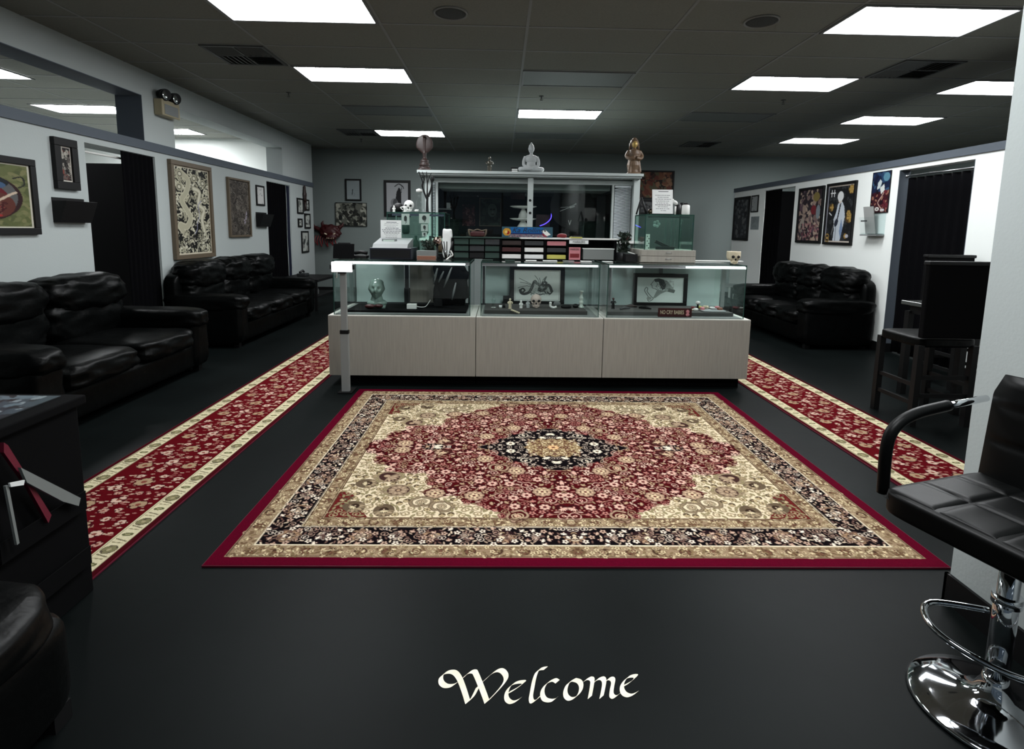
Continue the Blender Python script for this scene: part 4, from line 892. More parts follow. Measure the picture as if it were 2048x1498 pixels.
def pbox(name, label, cat, m, x0, y0, x1, y1, Y, dep, parent=None, group=None, bevel=0):
    p, q = A(x0, y0, 'y', Y), A(x1, y1, 'y', Y)
    if parent:
        l = parent.location; o = B(p.x-l.x, Y-l.y, q.z-l.z, q.x-l.x, Y+dep-l.y, p.z-l.z).build(name, m, parent, bevel=bevel); return tag(o, label, cat)
    if q.z < CT+.02 and q.z > CT-.05: q.z = CT+.0008
    c = Vector(((p.x+q.x)/2, Y, q.z)); o = B(p.x-c.x, 0, 0, q.x-c.x, dep, p.z-q.z).build(name, m, bevel=bevel); o.location = c
    return tag(o, label, cat, group)
CT = 1.1385
# ---- heads, skulls, figures
def head_fn(k=1.0):
    def G(d, x, y, z, s): return math.exp(-((d.x-x)**2+(d.y-y)**2+(d.z-z)**2)/s**2)
    def f(d, p):
        q = p.copy()
        if d.z < 0: q.x *= 1+.28*d.z; q.y *= 1+.12*d.z
        a = .20*G(d, 0, -1, -.12, .17)+.12*G(d, 0, -.98, .02, .12)-.10*(G(d, .33, -.92, .10, .17)+G(d, -.33, -.92, .10, .17))+.05*(G(d, .30, -.9, .27, .16)+G(d, -.30, -.9, .27, .16))
        a += .06*G(d, 0, -.9, -.42, .16)-.05*G(d, 0, -.92, -.34, .09)+.09*G(d, 0, -.7, -.72, .22)+.05*(G(d, .5, -.8, -.2, .2)+G(d, -.5, -.8, -.2, .2))+.035*(G(d, 1, 0, -.05, .16)+G(d, -1, 0, -.05, .16))
        return q*(1+a*k)
    return f
def skull(name, label, loc, s, rz=0, flat=False, m='bone', group=None):
    t = thing(name, label, 'skull', loc, rz, group)
    g = MB()
    if flat: g.lathe([(.36*s, .30*s), (.47*s, .45*s), (.50*s, .62*s), (.50*s, .95*s), (.44*s, .95*s), (.40*s, .60*s)], n=28)
    else: g.ell((0, .06*s, .62*s), (.42*s, .50*s, .42*s), 22, 16)
    g.ell((0, -.18*s, .42*s), (.30*s, .22*s, .24*s), 16, 12)
    for e in (-1, 1): g.ell((e*.27*s, -.26*s, .40*s), (.09*s, .12*s, .06*s)); g.tube([(e*.26*s, -.10*s, .34*s), (e*.2*s, -.25*s, .12*s), (0, -.36*s, .05*s)], .055*s, 8)
    g.ell((0, (-.32 if flat else -.28)*s, .20*s), (.19*s, .13*s, .13*s), 14, 10); g.build('cranium', m, t, remesh=s*.03)
    for e in (-1, 1): MB().ell((e*.19*s, (-.455 if flat else -.36)*s, .56*s), (.115*s, .09*s, .105*s)).build('eye_socket', 'boned', t)
    MB().ell((0, (-.455 if flat else -.41)*s, .37*s), (.06*s, .05*s, .08*s)).build('nose_hole', 'boned', t)
    h = MB()
    for k in range(7): x = (-3+k)*.045*s; h.box(x-.018*s, -.425*s+abs(k-3)*.012*s, .14*s, x+.018*s, -.36*s, .235*s) if not flat else h.box(x-.018*s, -.465*s+abs(k-3)*.012*s, .16*s, x+.018*s, -.38*s, .245*s)
    h.build('teeth', m, t); return t
def figure(name, label, cat, loc, s, m, rz=0, kind='stand', hm=None, group=None):
    """small statuette: fused body plus head"""
    t = thing(name, label, cat, loc, rz, group); g = MB()
    if kind == 'lotus':
        g.ell((0, 0, .07*s), (.30*s, .22*s, .05*s)).tube(smooth([(.12*s, .02*s, .10*s), (.36*s, -.06*s, .10*s), (.30*s, -.20*s, .10*s), (-.02*s, -.24*s, .09*s)], 5), .075*s, 10).tube(smooth([(-.12*s, .02*s, .10*s), (-.36*s, -.06*s, .11*s), (-.30*s, -.21*s, .11*s), (.06*s, -.27*s, .11*s)], 5), .07*s, 10)
        g.ell((0, .02*s, .26*s), (.16*s, .12*s, .16*s)).ell((0, .02*s, .44*s), (.19*s, .12*s, .15*s)).ell((0, .02*s, .54*s), (.20*s, .09*s, .06*s)).tube([(0, .01*s, .55*s), (0, 0, .66*s)], .055*s, 10)
        for e in (-1, 1): g.tube(smooth([(e*.19*s, .02*s, .53*s), (e*.25*s, .02*s, .36*s), (e*.22*s, -.06*s, .22*s), (e*.04*s, -.20*s, .17*s)], 5), [.06*s]*5+[.055*s]*5+[.045*s]*6, 10)
        g.tube([(-.07*s, -.21*s, .165*s), (.07*s, -.21*s, .165*s)], .035*s, 8)
        g.build('body', m, t, remesh=.014*s)
        h = MB().ell((0, 0, .78*s), (.105*s, .12*s, .145*s), 24, 18, fn=head_fn()).ell((0, .01*s, .88*s), (.09*s, .10*s, .07*s)).ell((0, .01*s, .95*s), (.045*s, .05*s, .05*s))
        h.build('head', hm or m, t, remesh=.010*s)
    elif kind == 'robe':
        g.lathe([(.20*s, 0), (.21*s, .03*s), (.17*s, .05*s), (.16*s, .12*s), (.19*s, .25*s), (.15*s, .42*s), (.17*s, .56*s), (.15*s, .66*s), (.05*s, .70*s), (.05*s, .76*s)], n=20)
        for e in (-1, 1): g.tube(smooth([(e*.15*s, 0, .64*s), (e*.22*s, -.02*s, .50*s), (e*.13*s, -.14*s, .42*s), (e*.02*s, -.18*s, .44*s)], 5), .05*s, 8); g.tube([(e*.1*s, -.1*s, .36*s), (e*.15*s, -.12*s, .05*s)], .05*s, 8)
        g.build('body', m, t, remesh=.014*s)
        MB().ell((0, -.01*s, .82*s), (.085*s, .10*s, .11*s), 20, 14, fn=head_fn()).build('face', hm or m, t)
        MB().ell((0, .03*s, .86*s), (.125*s, .11*s, .13*s), 16, 12).ell((0, .01*s, .96*s), (.07*s, .07*s, .05*s)).tube([(.11*s, .03*s, .86*s), (.12*s, .03*s, .68*s)], .03*s).tube([(-.11*s, .03*s, .86*s), (-.12*s, .03*s, .68*s)], .03*s).build('hair', m, t)
    else:
        g.tube([(-.07*s, 0, .02*s), (-.08*s, 0, .40*s)], [.07*s, .08*s], 8).tube([(.07*s, 0, .02*s), (.08*s, 0, .40*s)], [.07*s, .08*s], 8).ell((0, 0, .56*s), (.15*s, .11*s, .21*s))
        for e in (-1, 1): g.tube([(e*.14*s, 0, .70*s), (e*.24*s, -.04*s, .56*s), (e*.16*s, -.14*s, .50*s)], .045*s, 8)
        g.ell((0, 0, .02*s), (.18*s, .14*s, .03*s)); g.build('body', m, t, remesh=.02*s)
        MB().ell((0, 0, .87*s), (.10*s, .11*s, .12*s), 16, 12, fn=head_fn()).build('head', hm or m, t)
    return t

# ---- inside the left counter
p = A(752, 625, 'y', 5.06); t = thing('phrenology_bust', 'glossy grey-green porcelain head bust inside the left display counter', 'bust', (p.x, 5.10, .6725), .12); t.scale = (.82, .82, .70)
g = MB().ell((0, .0, .262), (.090, .105, .140), 60, 46, fn=head_fn(1.9)).ell((0, .03, .325), (.080, .09, .072), 24, 16); g.tube([(0, .02, .05), (0, .01, .17)], [.085, .058], 20)
g.build('head', 'teal', t, remesh=.0042)
MB().ell((0, .02, .065), (.115, .085, .060), 24, 14).box(-.10, -.05, 0, .10, .09, .03).build('shoulders', 'teal', t, remesh=.008)
MB().ell((-.07, -.07, .035), (.06, .03, .03)).ell((.03, -.075, .04), (.05, .03, .028)).build('base_ornament', 'dred', t, remesh=.006)
p = A(823, 608, 'y', 5.05); t = thing('price_card', 'small white box with a cable inside the left display counter', 'box', (p.x, 5.05, .685)); B(-.045, 0, -.012, .045, .05, .035).build('body', 'white', t, bevel=.003)
MB().tube(smooth([(.045, .02, .01), (.09, .02, .005), (.13, .04, .012), (.17, .05, .07)], 6), .003, 6).build('cable', 'white', t)
tag(B(-1.42, 4.93, .6565, -.32, 5.40, .672).build('display_tray', 'blackm'), 'black flat tray covering the floor of the left display counter', 'tray')
pbox('small_black_box', 'small black box at the right end inside the left counter', 'box', 'black', 868, 600, 884, 612, 5.15, .08)
# umbrella/fabric streaks: folded dark fabric bundle with pale stripes
t = thing('folded_fabric', 'dark folded fabric with pale streaks at the right inside the left counter', 'fabric', (-.50, 5.38, .684))
MB().puff(-.17, -.08, 0, .17, .08, .38, 6, .05, 3).build('bundle', 'blackm', t)
g = MB()
for a, b, c_, d in ((-.12, .36, -.16, .20), (-.06, .33, -.11, .22), (.02, .37, -.06, .17), (.06, .22, 0.02, .05)): g.tube([(a, -.088, b), ((a+c_)/2, -.098, (b+d)/2), (c_, -.09, d)], [.006, .012, .004], 6)
g.build('stripe', 'grey', t)

# ---- inside the middle counter
def cprint(name, label, pts, Y, fw, cv, m='black'):
    a, b = A(pts[0], pts[1], 'y', Y), A(pts[2], pts[3], 'y', Y); w_, h = b.x-a.x, a.z-b.z
    return picture(name, label, ((a.x+b.x)/2, Y, (a.z+b.z)/2), 0, w_, h, fw, cv, m, .02, 'framed drawing')
def A2(px, py, Y): return A(px, py, 'y', Y)
c = Cv(180, 130, (212, 218, 212)); D = (60, 64, 62); D2 = (110, 116, 112)
c.rect(4, 4, 176, 126, D).rect(5, 5, 175, 125, (212, 218, 212))
c.curve([(24, 86), (30, 98), (44, 100), (60, 92), (70, 72), (80, 48), (90, 60), (100, 80), (112, 84), (124, 74), (132, 62), (142, 74), (146, 88)], 11, D).curve([(24, 86), (34, 78), (42, 86), (36, 92)], 6, D).curve([(80, 48), (92, 56), (100, 66), (108, 62), (114, 70)], 7, D2)
for q in ([(20, 36), (44, 48), (66, 60)], [(24, 52), (46, 56), (66, 64)], [(16, 76), (40, 68), (64, 68)], [(80, 24), (92, 40), (98, 58)], [(98, 34), (102, 50), (102, 64)], [(124, 28), (112, 42), (106, 60)], [(120, 44), (110, 52), (106, 64)]): c.curve(q, 2, D)
c.curve([(60, 92), (74, 66), (84, 54), (98, 72), (118, 88)], 4, D2).curve([(66, 96), (90, 104), (118, 100), (146, 96)], 4, D2).poly([(108, 50), (120, 44), (130, 52), (128, 66), (114, 70), (104, 62)], D).ell(118, 56, 3, 2, (212, 218, 212))
for k in range(60): c.line([(70+R.rand()*70, 60+R.rand()*36)]+[(72+R.rand()*66, 62+R.rand()*36)], .6, (150, 156, 152)) if k % 12 == 0 else c.ell(66+R.rand()*76, 58+R.rand()*38, 2.2, .9, (140, 148, 142), R.rand()*3)
c.poly([(118, 32), (128, 26), (122, 44), (112, 56)], D2).poly([(88, 60), (96, 70), (92, 80), (84, 72)], (212, 218, 212)).curve([(94, 84), (104, 90), (116, 88), (124, 96)], 5, D).curve([(88, 100), (100, 104), (112, 100)], 5, D).curve([(130, 92), (140, 100), (150, 88)], 6, D)
for k in range(70): c.ell(60+R.rand()*80, 86+R.rand()*20, 1.6, 1, D2, R.rand()*3)
for y in range(24, 60, 5): c.line([(134, y), (160, y)], .8, (176, 182, 178))
cprint('framed_drawing', 'black framed ink drawing of a spiny coiled dragon in the middle counter', (1020, 530, 1128, 611), 5.46, .045, c)
c = Cv(170, 110, (206, 218, 212)); D = (70, 76, 74)
c.poly([(62, 8), (78, 4), (96, 10), (106, 26), (104, 50), (92, 56), (84, 38), (78, 20), (64, 20)], D).poly([(96, 10), (112, 18), (134, 50), (140, 56), (134, 68), (110, 62), (100, 58), (106, 34)], (150, 160, 154)).poly([(116, 48), (140, 56), (136, 68), (112, 62)], (96, 102, 98))
c.curve([(62, 12), (54, 26), (50, 32), (55, 36), (56, 46), (66, 50)], 2, D).curve([(66, 50), (74, 56), (72, 66), (64, 86), (56, 100), (44, 104), (40, 90)], 3, D2).poly([(74, 54), (94, 56), (110, 60), (88, 72), (70, 90), (60, 92)], (140, 150, 144))
c.curve([(34, 44), (28, 56), (34, 70), (42, 84), (46, 98)], 3, D2).curve([(34, 44), (40, 50), (38, 62), (50, 80), (60, 90)], 3, D2).ell(46, 92, 9, 7, (150, 158, 152))
for k in range(120): c.line([(64+R.rand()*40, 8+R.rand()*50)]*1+[(66+R.rand()*38, 10+R.rand()*46)], .7, (50, 54, 54)) if k % 6 == 0 else c.ell(80+R.rand()*54, 14+R.rand()*52, 2, .8, D2, 1.1)
cprint('framed_drawing', 'black framed pencil drawing of a long-haired head in profile, right counter', (1267, 546, 1372, 613), 5.46, .040, c)
tag(B(-.15, 4.93, .6565, .80, 5.38, .690).build('display_tray', mat('grey_felt', (62, 60, 58), .95), bevel=.004), 'dark grey raised felt board on the floor of the middle counter', 'tray')
TZ = .6905
sk = A2(1072, 600, 5.12); skull('small_skull', 'small pinkish skull in front of the dragon drawing, middle counter', (sk.x, 5.12, TZ), .125, 0, False, mat('pink_bone', (176, 160, 150), .5))
t = thing('glass_rig', 'small clear glass bottle piece at the left end of the middle counter', 'glass piece', (A2(987, 610, 5.1).x, 5.10, TZ))
MB().lathe([(.022, 0), (.022, .004), (.012, .01), (.012, .05), (.020, .06), (.020, .075), (.009, .085), (.009, .115), (.013, .12)], n=16).build('body', 'glass', t); MB().lathe([(.024, 0), (.024, .003)], n=16).build('foot', 'white', t)
t = thing('glass_rig', 'tall clear beaded glass pipe at the right end of the middle counter', 'glass piece', (A2(1164, 610, 5.1).x, 5.16, TZ))
MB().lathe([(.03, 0), (.028, .01), (.014, .03), (.022, .045), (.022, .06), (.012, .07), (.020, .085), (.020, .10), (.012, .11), (.012, .145), (.020, .15), (.020, .165)], n=18).build('body', mat('milky_glass', (190, 200, 190), .15, spec=.8), t); MB().ell((-.055, -.02, .02), (.03, .03, .02)).build('bowl', 'black', t)
figure('skeleton_figure', 'small bone-coloured hunched figure at left on the felt board', 'figurine', (A2(1020, 612, 5.03).x, 5.03, TZ), .10, 'bone', .3)
figure('white_figurine', 'tiny white squat figurine left of the pink skull', 'figurine', (A2(1042, 612, 5.08).x, 5.08, TZ), .075, 'white', 0, 'robe')
figure('grey_figurine', 'tiny grey upright figurine next to the pink skull', 'figurine', (A2(1056, 610, 5.12).x, 5.12, TZ), .08, 'stone', 0, 'robe')
t = thing('white_duck_ornament', 'small white curled ornament right of the pink skull', 'ornament', (A2(1105, 612, 5.08).x, 5.08, TZ)); MB().tube(smooth([(-.02, 0, .05), (-.018, 0, .02), (.01, 0, .008), (.04, 0, .018)], 5), .011, 8).ell((-.02, 0, .052), (.014, .014, .012)).build('body', 'white', t)
tag(MB().puff(-.035, -.02, 0, .035, .02, .045, 2.5).build('grey_stone_ornament', 'grey'), 'small grey rounded stone behind the white curled ornament', 'ornament').location = (A2(1114, 605, 5.25).x, 5.25, TZ)
tag(MB().puff(-.05, -.025, 0, .05, .025, .035, 3).build('black_dish', 'black'), 'small black dish on the right part of the felt board', 'dish').location = (A2(1132, 615, 5.1).x, 5.10, TZ)
t = thing('bone_pendant', 'pale bony pendant hanging over the front edge of the felt board', 'pendant', (A2(1030, 628, 4.90).x, 4.90, .662)); g = MB()
for k in range(5): g.ell((-.03+.016*k, 0, .035-.006*k), (.011, .008, .009))
g.build('beads', 'bone', t)
pbox('small_black_box', 'small black box behind the bone figure, left of the dragon drawing', 'box', 'black', 1006, 592, 1024, 612, 5.40, .05)
t = thing('white_cup', 'tiny white cup left of the bone figure, middle counter', 'cup', (A2(1001, 612, 5.05).x, 5.05, TZ)); MB().lathe([(.012, 0), (.016, .028), (.014, .028), (.010, .004)], n=14).build('body', 'paper', t)
t = thing('black_cone', 'tiny black pointed piece beside the white cup', 'ornament', (A2(1007, 612, 5.03).x+.005, 5.10, TZ)); MB().lathe([(.015, 0), (.012, .02), (.002, .045)], n=14).build('body', 'black', t)

# ---- inside the right counter
tag(B(.98, 4.93, .6565, 2.16, 5.38, .690).build('display_tray', mat('grey_felt_b', (70, 70, 68), .95), bevel=.004), 'dark grey raised board on the floor of the right counter', 'tray')
p = A2(1344, 634, 4.94); t = thing('novelty_sign', 'small red sign reading NO CRY BABIES at the front of the right counter', 'sign', (p.x, 4.86, .657))
B(-.155, 0, 0, .155, .012, .082).build('plaque', 'dred', t, bevel=.003); text_obj('lettering', 'NO CRY BABIES', .050, 'bone', t, (-.028, -.001, .042), sx=.62)
MB().ell((.115, -.003, .05), (.016, .006, .018)).ell((.115, -.003, .022), (.018, .006, .014)).build('baby_relief', 'pink', t)
figure('devil_figurine', 'small black and red horned figurine at the left inside the right counter', 'figurine', (A2(1226, 615, 5.1).x, 5.10, TZ), .11, 'black', .2, hm='dred')
p = A2(1396, 606, 5.15); t = thing('white_mushroom_ornament', 'small white round ornament at right behind the trinkets, right counter', 'ornament', (p.x, 5.15, TZ)); MB().lathe([(.008, 0), (.008, .045), (.02, .05)], n=12).build('stem', 'black', t); MB().ell((0, 0, .062), (.024, .024, .018)).build('cap', 'white', t)
cols = ['bone', 'silver', 'red', 'white', 'grey', 'yellow', 'pink', 'brown']
desc = ['bone-coloured', 'silvery', 'red', 'white', 'grey', 'yellowish', 'pinkish', 'brown']
k = 0
for px in (1380, 1392, 1405, 1416, 1428, 1440, 1386, 1399, 1411, 1424, 1434):
    y = 5.05 if k < 6 else 5.2; m = cols[(k*3) % 8]; n_ = ['first', 'second', 'third', 'fourth', 'fifth', 'sixth', 'seventh', 'eighth', 'ninth', 'tenth', 'last'][k]
    o = MB().puff(-.028, -.02, 0, .028, .02, .018+.008*(k % 3), 3, .01, k).build('trinket_packet', m); o.location = (A2(px, 615, y).x, y, TZ); o.rotation_euler = (0, 0, k*.7)
    tag(o, f'small {desc[(k*3) % 8]} packet in the {"front" if k < 6 else "rear"} row of trinkets, {n_ if k < 6 else ["first", "second", "third", "fourth", "last"][k-6]} from the left', 'trinket', 'trinkets at the right end of the right counter'); k += 1
tag(MB().puff(-.11, -.06, 0, .11, .06, .012, 6).build('white_envelope', 'silver'), 'pale flat envelope at the right front of the trinket board', 'envelope').location = (2.0, 5.02, TZ)
for i, (px, y) in enumerate(((1250, 5.05), (1262, 5.2), (1290, 5.1))):
    o = MB().tube([(-.06, 0, .012), (.0, .01, .02), (.06, 0, .010)], [.008, .016, .006], 8).build('dark_pipe', ['dgrey', 'wood', 'black'][i]); o.location = (A2(px, 615, y).x, y, TZ); o.rotation_euler = (0, 0, .5-i*.5)
    tag(o, ['grey pipe lying nearest the horned figurine', 'brown pipe lying behind the grey one', 'black pipe lying left of the red sign'][i], 'pipe', 'pipes on the board in the right counter')

# ================================================================== THINGS ON THE COUNTER
# tablet on its post in front of the counter
t = thing('tablet_stand', 'white floor post holding a brightly lit white tablet at the counter left end', 'tablet stand', (-1.335, 4.60, 0))
B(-.034, -.02, .012, .034, .02, .52).build('post', 'postgrey', t, bevel=.003); B(-.026, -.015, .55, .026, .015, 1.05).build('post', 'postgrey', t, bevel=.003)
B(-.036, -.022, .52, .036, .022, .55).build('collar', 'black', t); B(-.06, -.05, .0, .06, .12, .012).build('foot', 'black', t)
B(-.092, -.03, 1.048, .088, -.012, 1.138).build('tablet', 'white', t, bevel=.008); B(-.088, -.0315, 1.052, .084, -.0305, 1.134).build('screen', 'screen', t)
for x in (-.10, .088): B(x, -.036, 1.075, x+.012, -.008, 1.112).build('clamp', 'black', t)
B(-.035, -.036, 1.038, .03, -.008, 1.052).build('clamp', 'black', t); MB().tube([(-.045, -.02, 1.05), (-.05, -.02, 1.0)], .004, 6).build('cable', 'white', t)
p, q = A(664, 488, 'y', 4.98), A(707, 528, 'y', 4.98); t = thing('point_of_sale_screen', 'dark tilted screen standing at the left end of the counter', 'screen', ((p.x+q.x)/2+.0, 4.98, CT))
h_ = p.z-CT; w_ = (q.x-p.x)/2
MB().obox((0, .03, h_/2+.003), (w_, 0, 0), (0, .008, 0), (0, .012, h_/2)).build('display', 'blackm', t, bevel=.004); B(-.05, .02, 0, .05, .14, .01).build('foot', 'dgrey', t); B(-.06, .06, h_-.005, .05, .08, h_+.012).build('camera_bar', 'black', t)
# cash register
t = thing('cash_register', 'cash register with grey top, small display and black drawer on the left counter', 'cash register', (-.995, 5.0, CT))
B(-.21, 0, 0, .17, .40, .105).build('drawer', 'navy', t, bevel=.004); B(-.20, -.004, .015, .16, -.001, .09).build('drawer_front', 'black', t)
MB().add([(-.19, .02, .105), (.13, .02, .105), (.13, .36, .105), (-.19, .36, .105), (-.19, .06, .14), (.13, .06, .14), (.13, .36, .19), (-.19, .36, .19)], [(0, 3, 2, 1), (4, 5, 6, 7), (0, 1, 5, 4), (1, 2, 6, 5), (2, 3, 7, 6), (3, 0, 4, 7)]).build('keyboard_top', 'grey', t)
B(-.14, .19, .12, .0, .22, .185).build('display', 'grey', t, bevel=.003); B(-.125, .186, .135, -.02, .189, .175).build('lcd', 'lcd', t)
t = thing('desk_phone', 'small black handset lying between the screen and the cash register', 'telephone', (-1.31, 5.1, CT)); MB().puff(-.07, -.05, 0, .07, .05, .035, 5).tube([(-.06, 0, .05), (0, 0, .06), (.06, 0, .05)], .016, 8).build('handset', 'black', t)
# left glass case
t = thing('glass_display_case', 'left upper glass case covered with notes and small prints', 'display case', (-.845, 5.42, CT))
a0, a1, b0, b1, z0, z1 = -.285, .285, 0, .50, .04, .435
B(a0-.01, b0-.01, 0, a1+.01, b1+.01, z0).build('base', 'black', t)
B(a0, b0, z0, a1, b0+.004, z1).build('front_glass', 'gglass', t); B(a0, b1, z0, a1, b1+.004, z1).build('back_glass', 'gglass', t)
for x in (a0, a1-.004): B(x, b0+.005, z0, x+.004, b1, z1).build('side_glass', 'gglass', t)
B(a0, b0, z1, a1, b1, z1+.006).build('top_glass', 'gglass', t); B(a0+.05, b0-.006, z1-.028, a1-.01, b0-.001, z1-.008).build('light_strip', 'chrome', t)
e = MB()
for x in (a0, a1-.006):
    for y in (b0-.002, b1-.002): e.box(x-.002, y, z0, x+.006, y+.006, z1)
e.box(a0, b0-.003, z1, a1, b0+.006, z1+.009).box(a0, b1-.003, z1, a1, b1+.006, z1+.009).box(a0-.002, b0, z1, a0+.006, b1, z1+.009).box(a1-.006, b0, z1, a1+.002, b1, z1+.009).build('edge_trim', 'glassedge', t)
MB().box(a0+.01, b0+.2, .22, a1-.01, b0+.46, .226).build('shelf', 'gglass', t)
for i, (x, y, z, m) in enumerate([(-.05, .3, .041, 'green'), (.10, .32, .041, 'dgrey'), (-.16, .34, .227, 'green'), (.04, .33, .227, 'teal'), (.20, .3, .041, 'brown')]):
    o = MB().lathe([(.03, 0), (.04, .02), (.038, .10), (.015, .13), (.015, .17)], n=14).build('glass_vase', m); o.location = (-.845+x, 5.42+y, CT+z); tag(o, ['dark green vase on the floor of the left case, left one', 'dark grey vase on the floor of the left case, middle one', 'dark green vase on the inner shelf of the left case', 'grey-green vase on the inner shelf of the left case', 'brown vase on the floor of the left case, right one'][i], 'vase', 'vases in the left case')
def note(label, x0, y0, x1, y1, Y, kind, cat='notice'):
    p, q = A(x0, y0, 'y', Y), A(x1, y1, 'y', Y); w_, h = q.x-p.x, p.z-q.z; t = thing('paper_notice' if kind == 'text' else 'small_print', label, cat, ((p.x+q.x)/2, Y, (p.z+q.z)/2))
    c = Cv(int(w_/.003), int(h/.003), (214, 216, 214) if kind == 'text' else (150, 166, 158)); R2 = np.random.RandomState(int(x0))
    if kind == 'text':
        n = 11
        for k in range(n):
            y = c.h*(.1+.8*k/n); l = .25+R2.rand()*.18 if k not in (0, 3) else .2
            x = c.w*(.5-l)
            while x < c.w*(.5+l): d = 3+R2.rand()*6; c.line([(x, y), (x+d, y)], 1.5 if k else 2.4, (90, 92, 94)); x += d+2.5
    else: c.rect(0, 0, c.w, 1, (60, 70, 66)).rect(0, c.h-1, c.w, c.h, (60, 70, 66)); c.ell(c.w/2, c.h*.45, c.w*.2, c.h*.25, (40, 46, 44)).curve([(c.w*.4, c.h*.6), (c.w*.6, c.h*.7), (c.w*.5, c.h*.85)], 2, (60, 66, 64))
    grid_mesh('print', c.a, lambda u, v: np.stack([-w_/2+w_*u, np.full_like(u, -.0022), -h/2+h*v], 1), 'art', t); B(-w_/2, -.002, -h/2, w_/2, 0, h/2).build('sheet', 'paper', t); return t
note('white printed notice sheet on the front of the left upper case', 761, 440, 803, 482, 5.405, 'text')
note('framed pale drawing card at the top middle of the left case', 803, 427, 819, 450, 5.407, 'p', 'print'); note('pale print of a dark figure at the top right of the left case', 838, 427, 859, 447, 5.407, 'p', 'print')
note('small white card under the dark figure print, left case', 842, 448, 856, 463, 5.407, 'p', 'print'); note('smallest green card under the white card, left case', 844, 464, 854, 473, 5.407, 'p', 'print')
ZT = CT+.445
# things on the left case
skull('sugar_skull', 'white patterned round skull on top of the left case', (A2(818, 420, 5.6).x, 5.60, ZT), .12, 0, False, 'white')
t = thing('black_stone_ball', 'black rounded stone left of the white skull on the left case', 'ornament', (A2(795, 420, 5.6).x, 5.66, ZT)); MB().ell((0, 0, .048), (.06, .05, .05)).build('body', 'black', t)
figure('white_figurine', 'tiny white figurine at the left on top of the left case', 'figurine', (A2(788, 420, 5.5).x, 5.50, ZT), .065, 'white', 0, 'robe')
t = thing('white_teacup', 'tiny white cup with handle in front of the skull, left case top', 'cup', (A2(810, 420, 5.5).x, 5.50, ZT)); MB().lathe([(.02, 0), (.012, .01), (.014, .03), (.024, .06), (.02, .06)], n=16).build('body', 'white', t); MB().tube(smooth([(-.02, 0, .05), (-.045, 0, .045), (-.02, 0, .02)], 5), .004, 6).build('handle', 'white', t)
t = thing('glass_rig', 'clear and white glass piece beside the black branch sculpture', 'glass piece', (A2(838, 420, 5.5).x, 5.52, ZT)); MB().lathe([(.05, 0), (.045, .02), (.018, .04), (.03, .07), (.03, .11), (.012, .14), (.012, .19), (.03, .20), (.026, .22)], n=20).build('body', 'glass', t)
MB().ell((-.02, -.055, .015), (.02, .013, .013)).build('base_knob', 'white', t)
MB().lathe([(.032, .20), (.03, .225), (.005, .235)], n=16).build('cap', 'white', t)
t = thing('branch_sculpture', 'tall black branching coral-like sculpture on the left case', 'sculpture', (A2(854, 420, 5.70).x, 5.72, ZT)); g = MB()
for P, r in (([(0, 0, 0), (.0, 0, .12), (.01, 0, .20)], .017), ([(.0, 0, .14), (-.04, 0, .24), (-.05, 0, .33), (-.085, 0, .42)], .011), ([(0, 0, .18), (0, .01, .30), (-.005, 0, .42)], .009), ([(.01, 0, .17), (.04, 0, .25), (.055, 0, .34)], .013), ([(-.045, 0, .28), (-.03, 0, .36), (-.05, 0, .42)], .007), ([(0, 0, .28), (.02, 0, .36), (.045, 0, .41)], .006), ([(-.03, 0, .22), (-.055, 0, .27), (-.05, 0, .31)], .006), ([(.05, 0, .30), (.03, -.01, .36)], .006)):
    q = smooth(P, 5); g.tube(q, [r*(1-.6*i/len(q)) for i in range(len(q))], 8)
g.ell((.058, 0, .35), (.018, .012, .03)); g.build('branches', 'black', t); MB().lathe([(.05, 0), (.05, .008), (.02, .015)], n=16).build('base', 'black', t)
# front of left case: grey box, brown box, plant, pens, cup
pbox('grey_card_box', 'grey box right of the cash register on the left counter', 'box', 'deck', 833, 501, 871, 524, 5.12, .09)
pbox('brown_card_holder', 'brown card holder in front of the grey box', 'card holder', 'brown', 834, 512, 871, 527, 4.98, .05)
def plant(label, loc, s, n, m, group=None, wd=.3):
    t = thing('potted_plant', label, 'plant', loc, 0, group); MB().lathe([(.25*s, 0), (.3*s, .3*s), (.26*s, .3*s)], n=16).build('pot', 'dgrey', t); g = MB(); R2 = np.random.RandomState(n)
    for k in range(n):
        a = R2.rand()*6.28; r = R2.rand()*wd*s*2; z = .3*s+R2.rand()*s*.7; c_ = Vector((math.cos(a)*r, math.sin(a)*r*.5, z)); u = Vector((R2.randn(), R2.randn(), R2.randn())).normalized()*s*.12; v = u.cross(Vector((R2.randn(), R2.randn(), R2.randn()))).normalized()*s*.05
        g.add([c_-u, c_+v, c_+u, c_-v], [(0, 1, 2, 3)])
        if k % 4 == 0: g.tube([(0, 0, .28*s), c_], .008*s, 5)
    g.build('foliage', m, t); return t
plant('dark leafy clutter plant in front of the left case', (A2(850, 505, 5.2).x+.02, 5.30, CT), .17, 90, 'plant', None, .22)
plant('dark leafy plant at the left side of the right upper case', (A2(1249, 500, 5.3).x, 5.36, CT), .27, 130, 'plant', None, .13)
t = thing('red_flowers', 'pot of dark red flowers behind the leafy plant by the right case', 'flowers', (A2(1256, 500, 5.5).x-.01, 5.515, CT+.0))
MB().lathe([(.03, 0), (.035, .16), (.03, .16)], n=12).build('pot', 'dgrey', t); g = MB()
for k in range(12): g.ell((R.randn()*.022, R.randn()*.015, .18+R.rand()*.05), (.013, .013, .009), 8, 6)
g.build('blossoms', 'red', t)
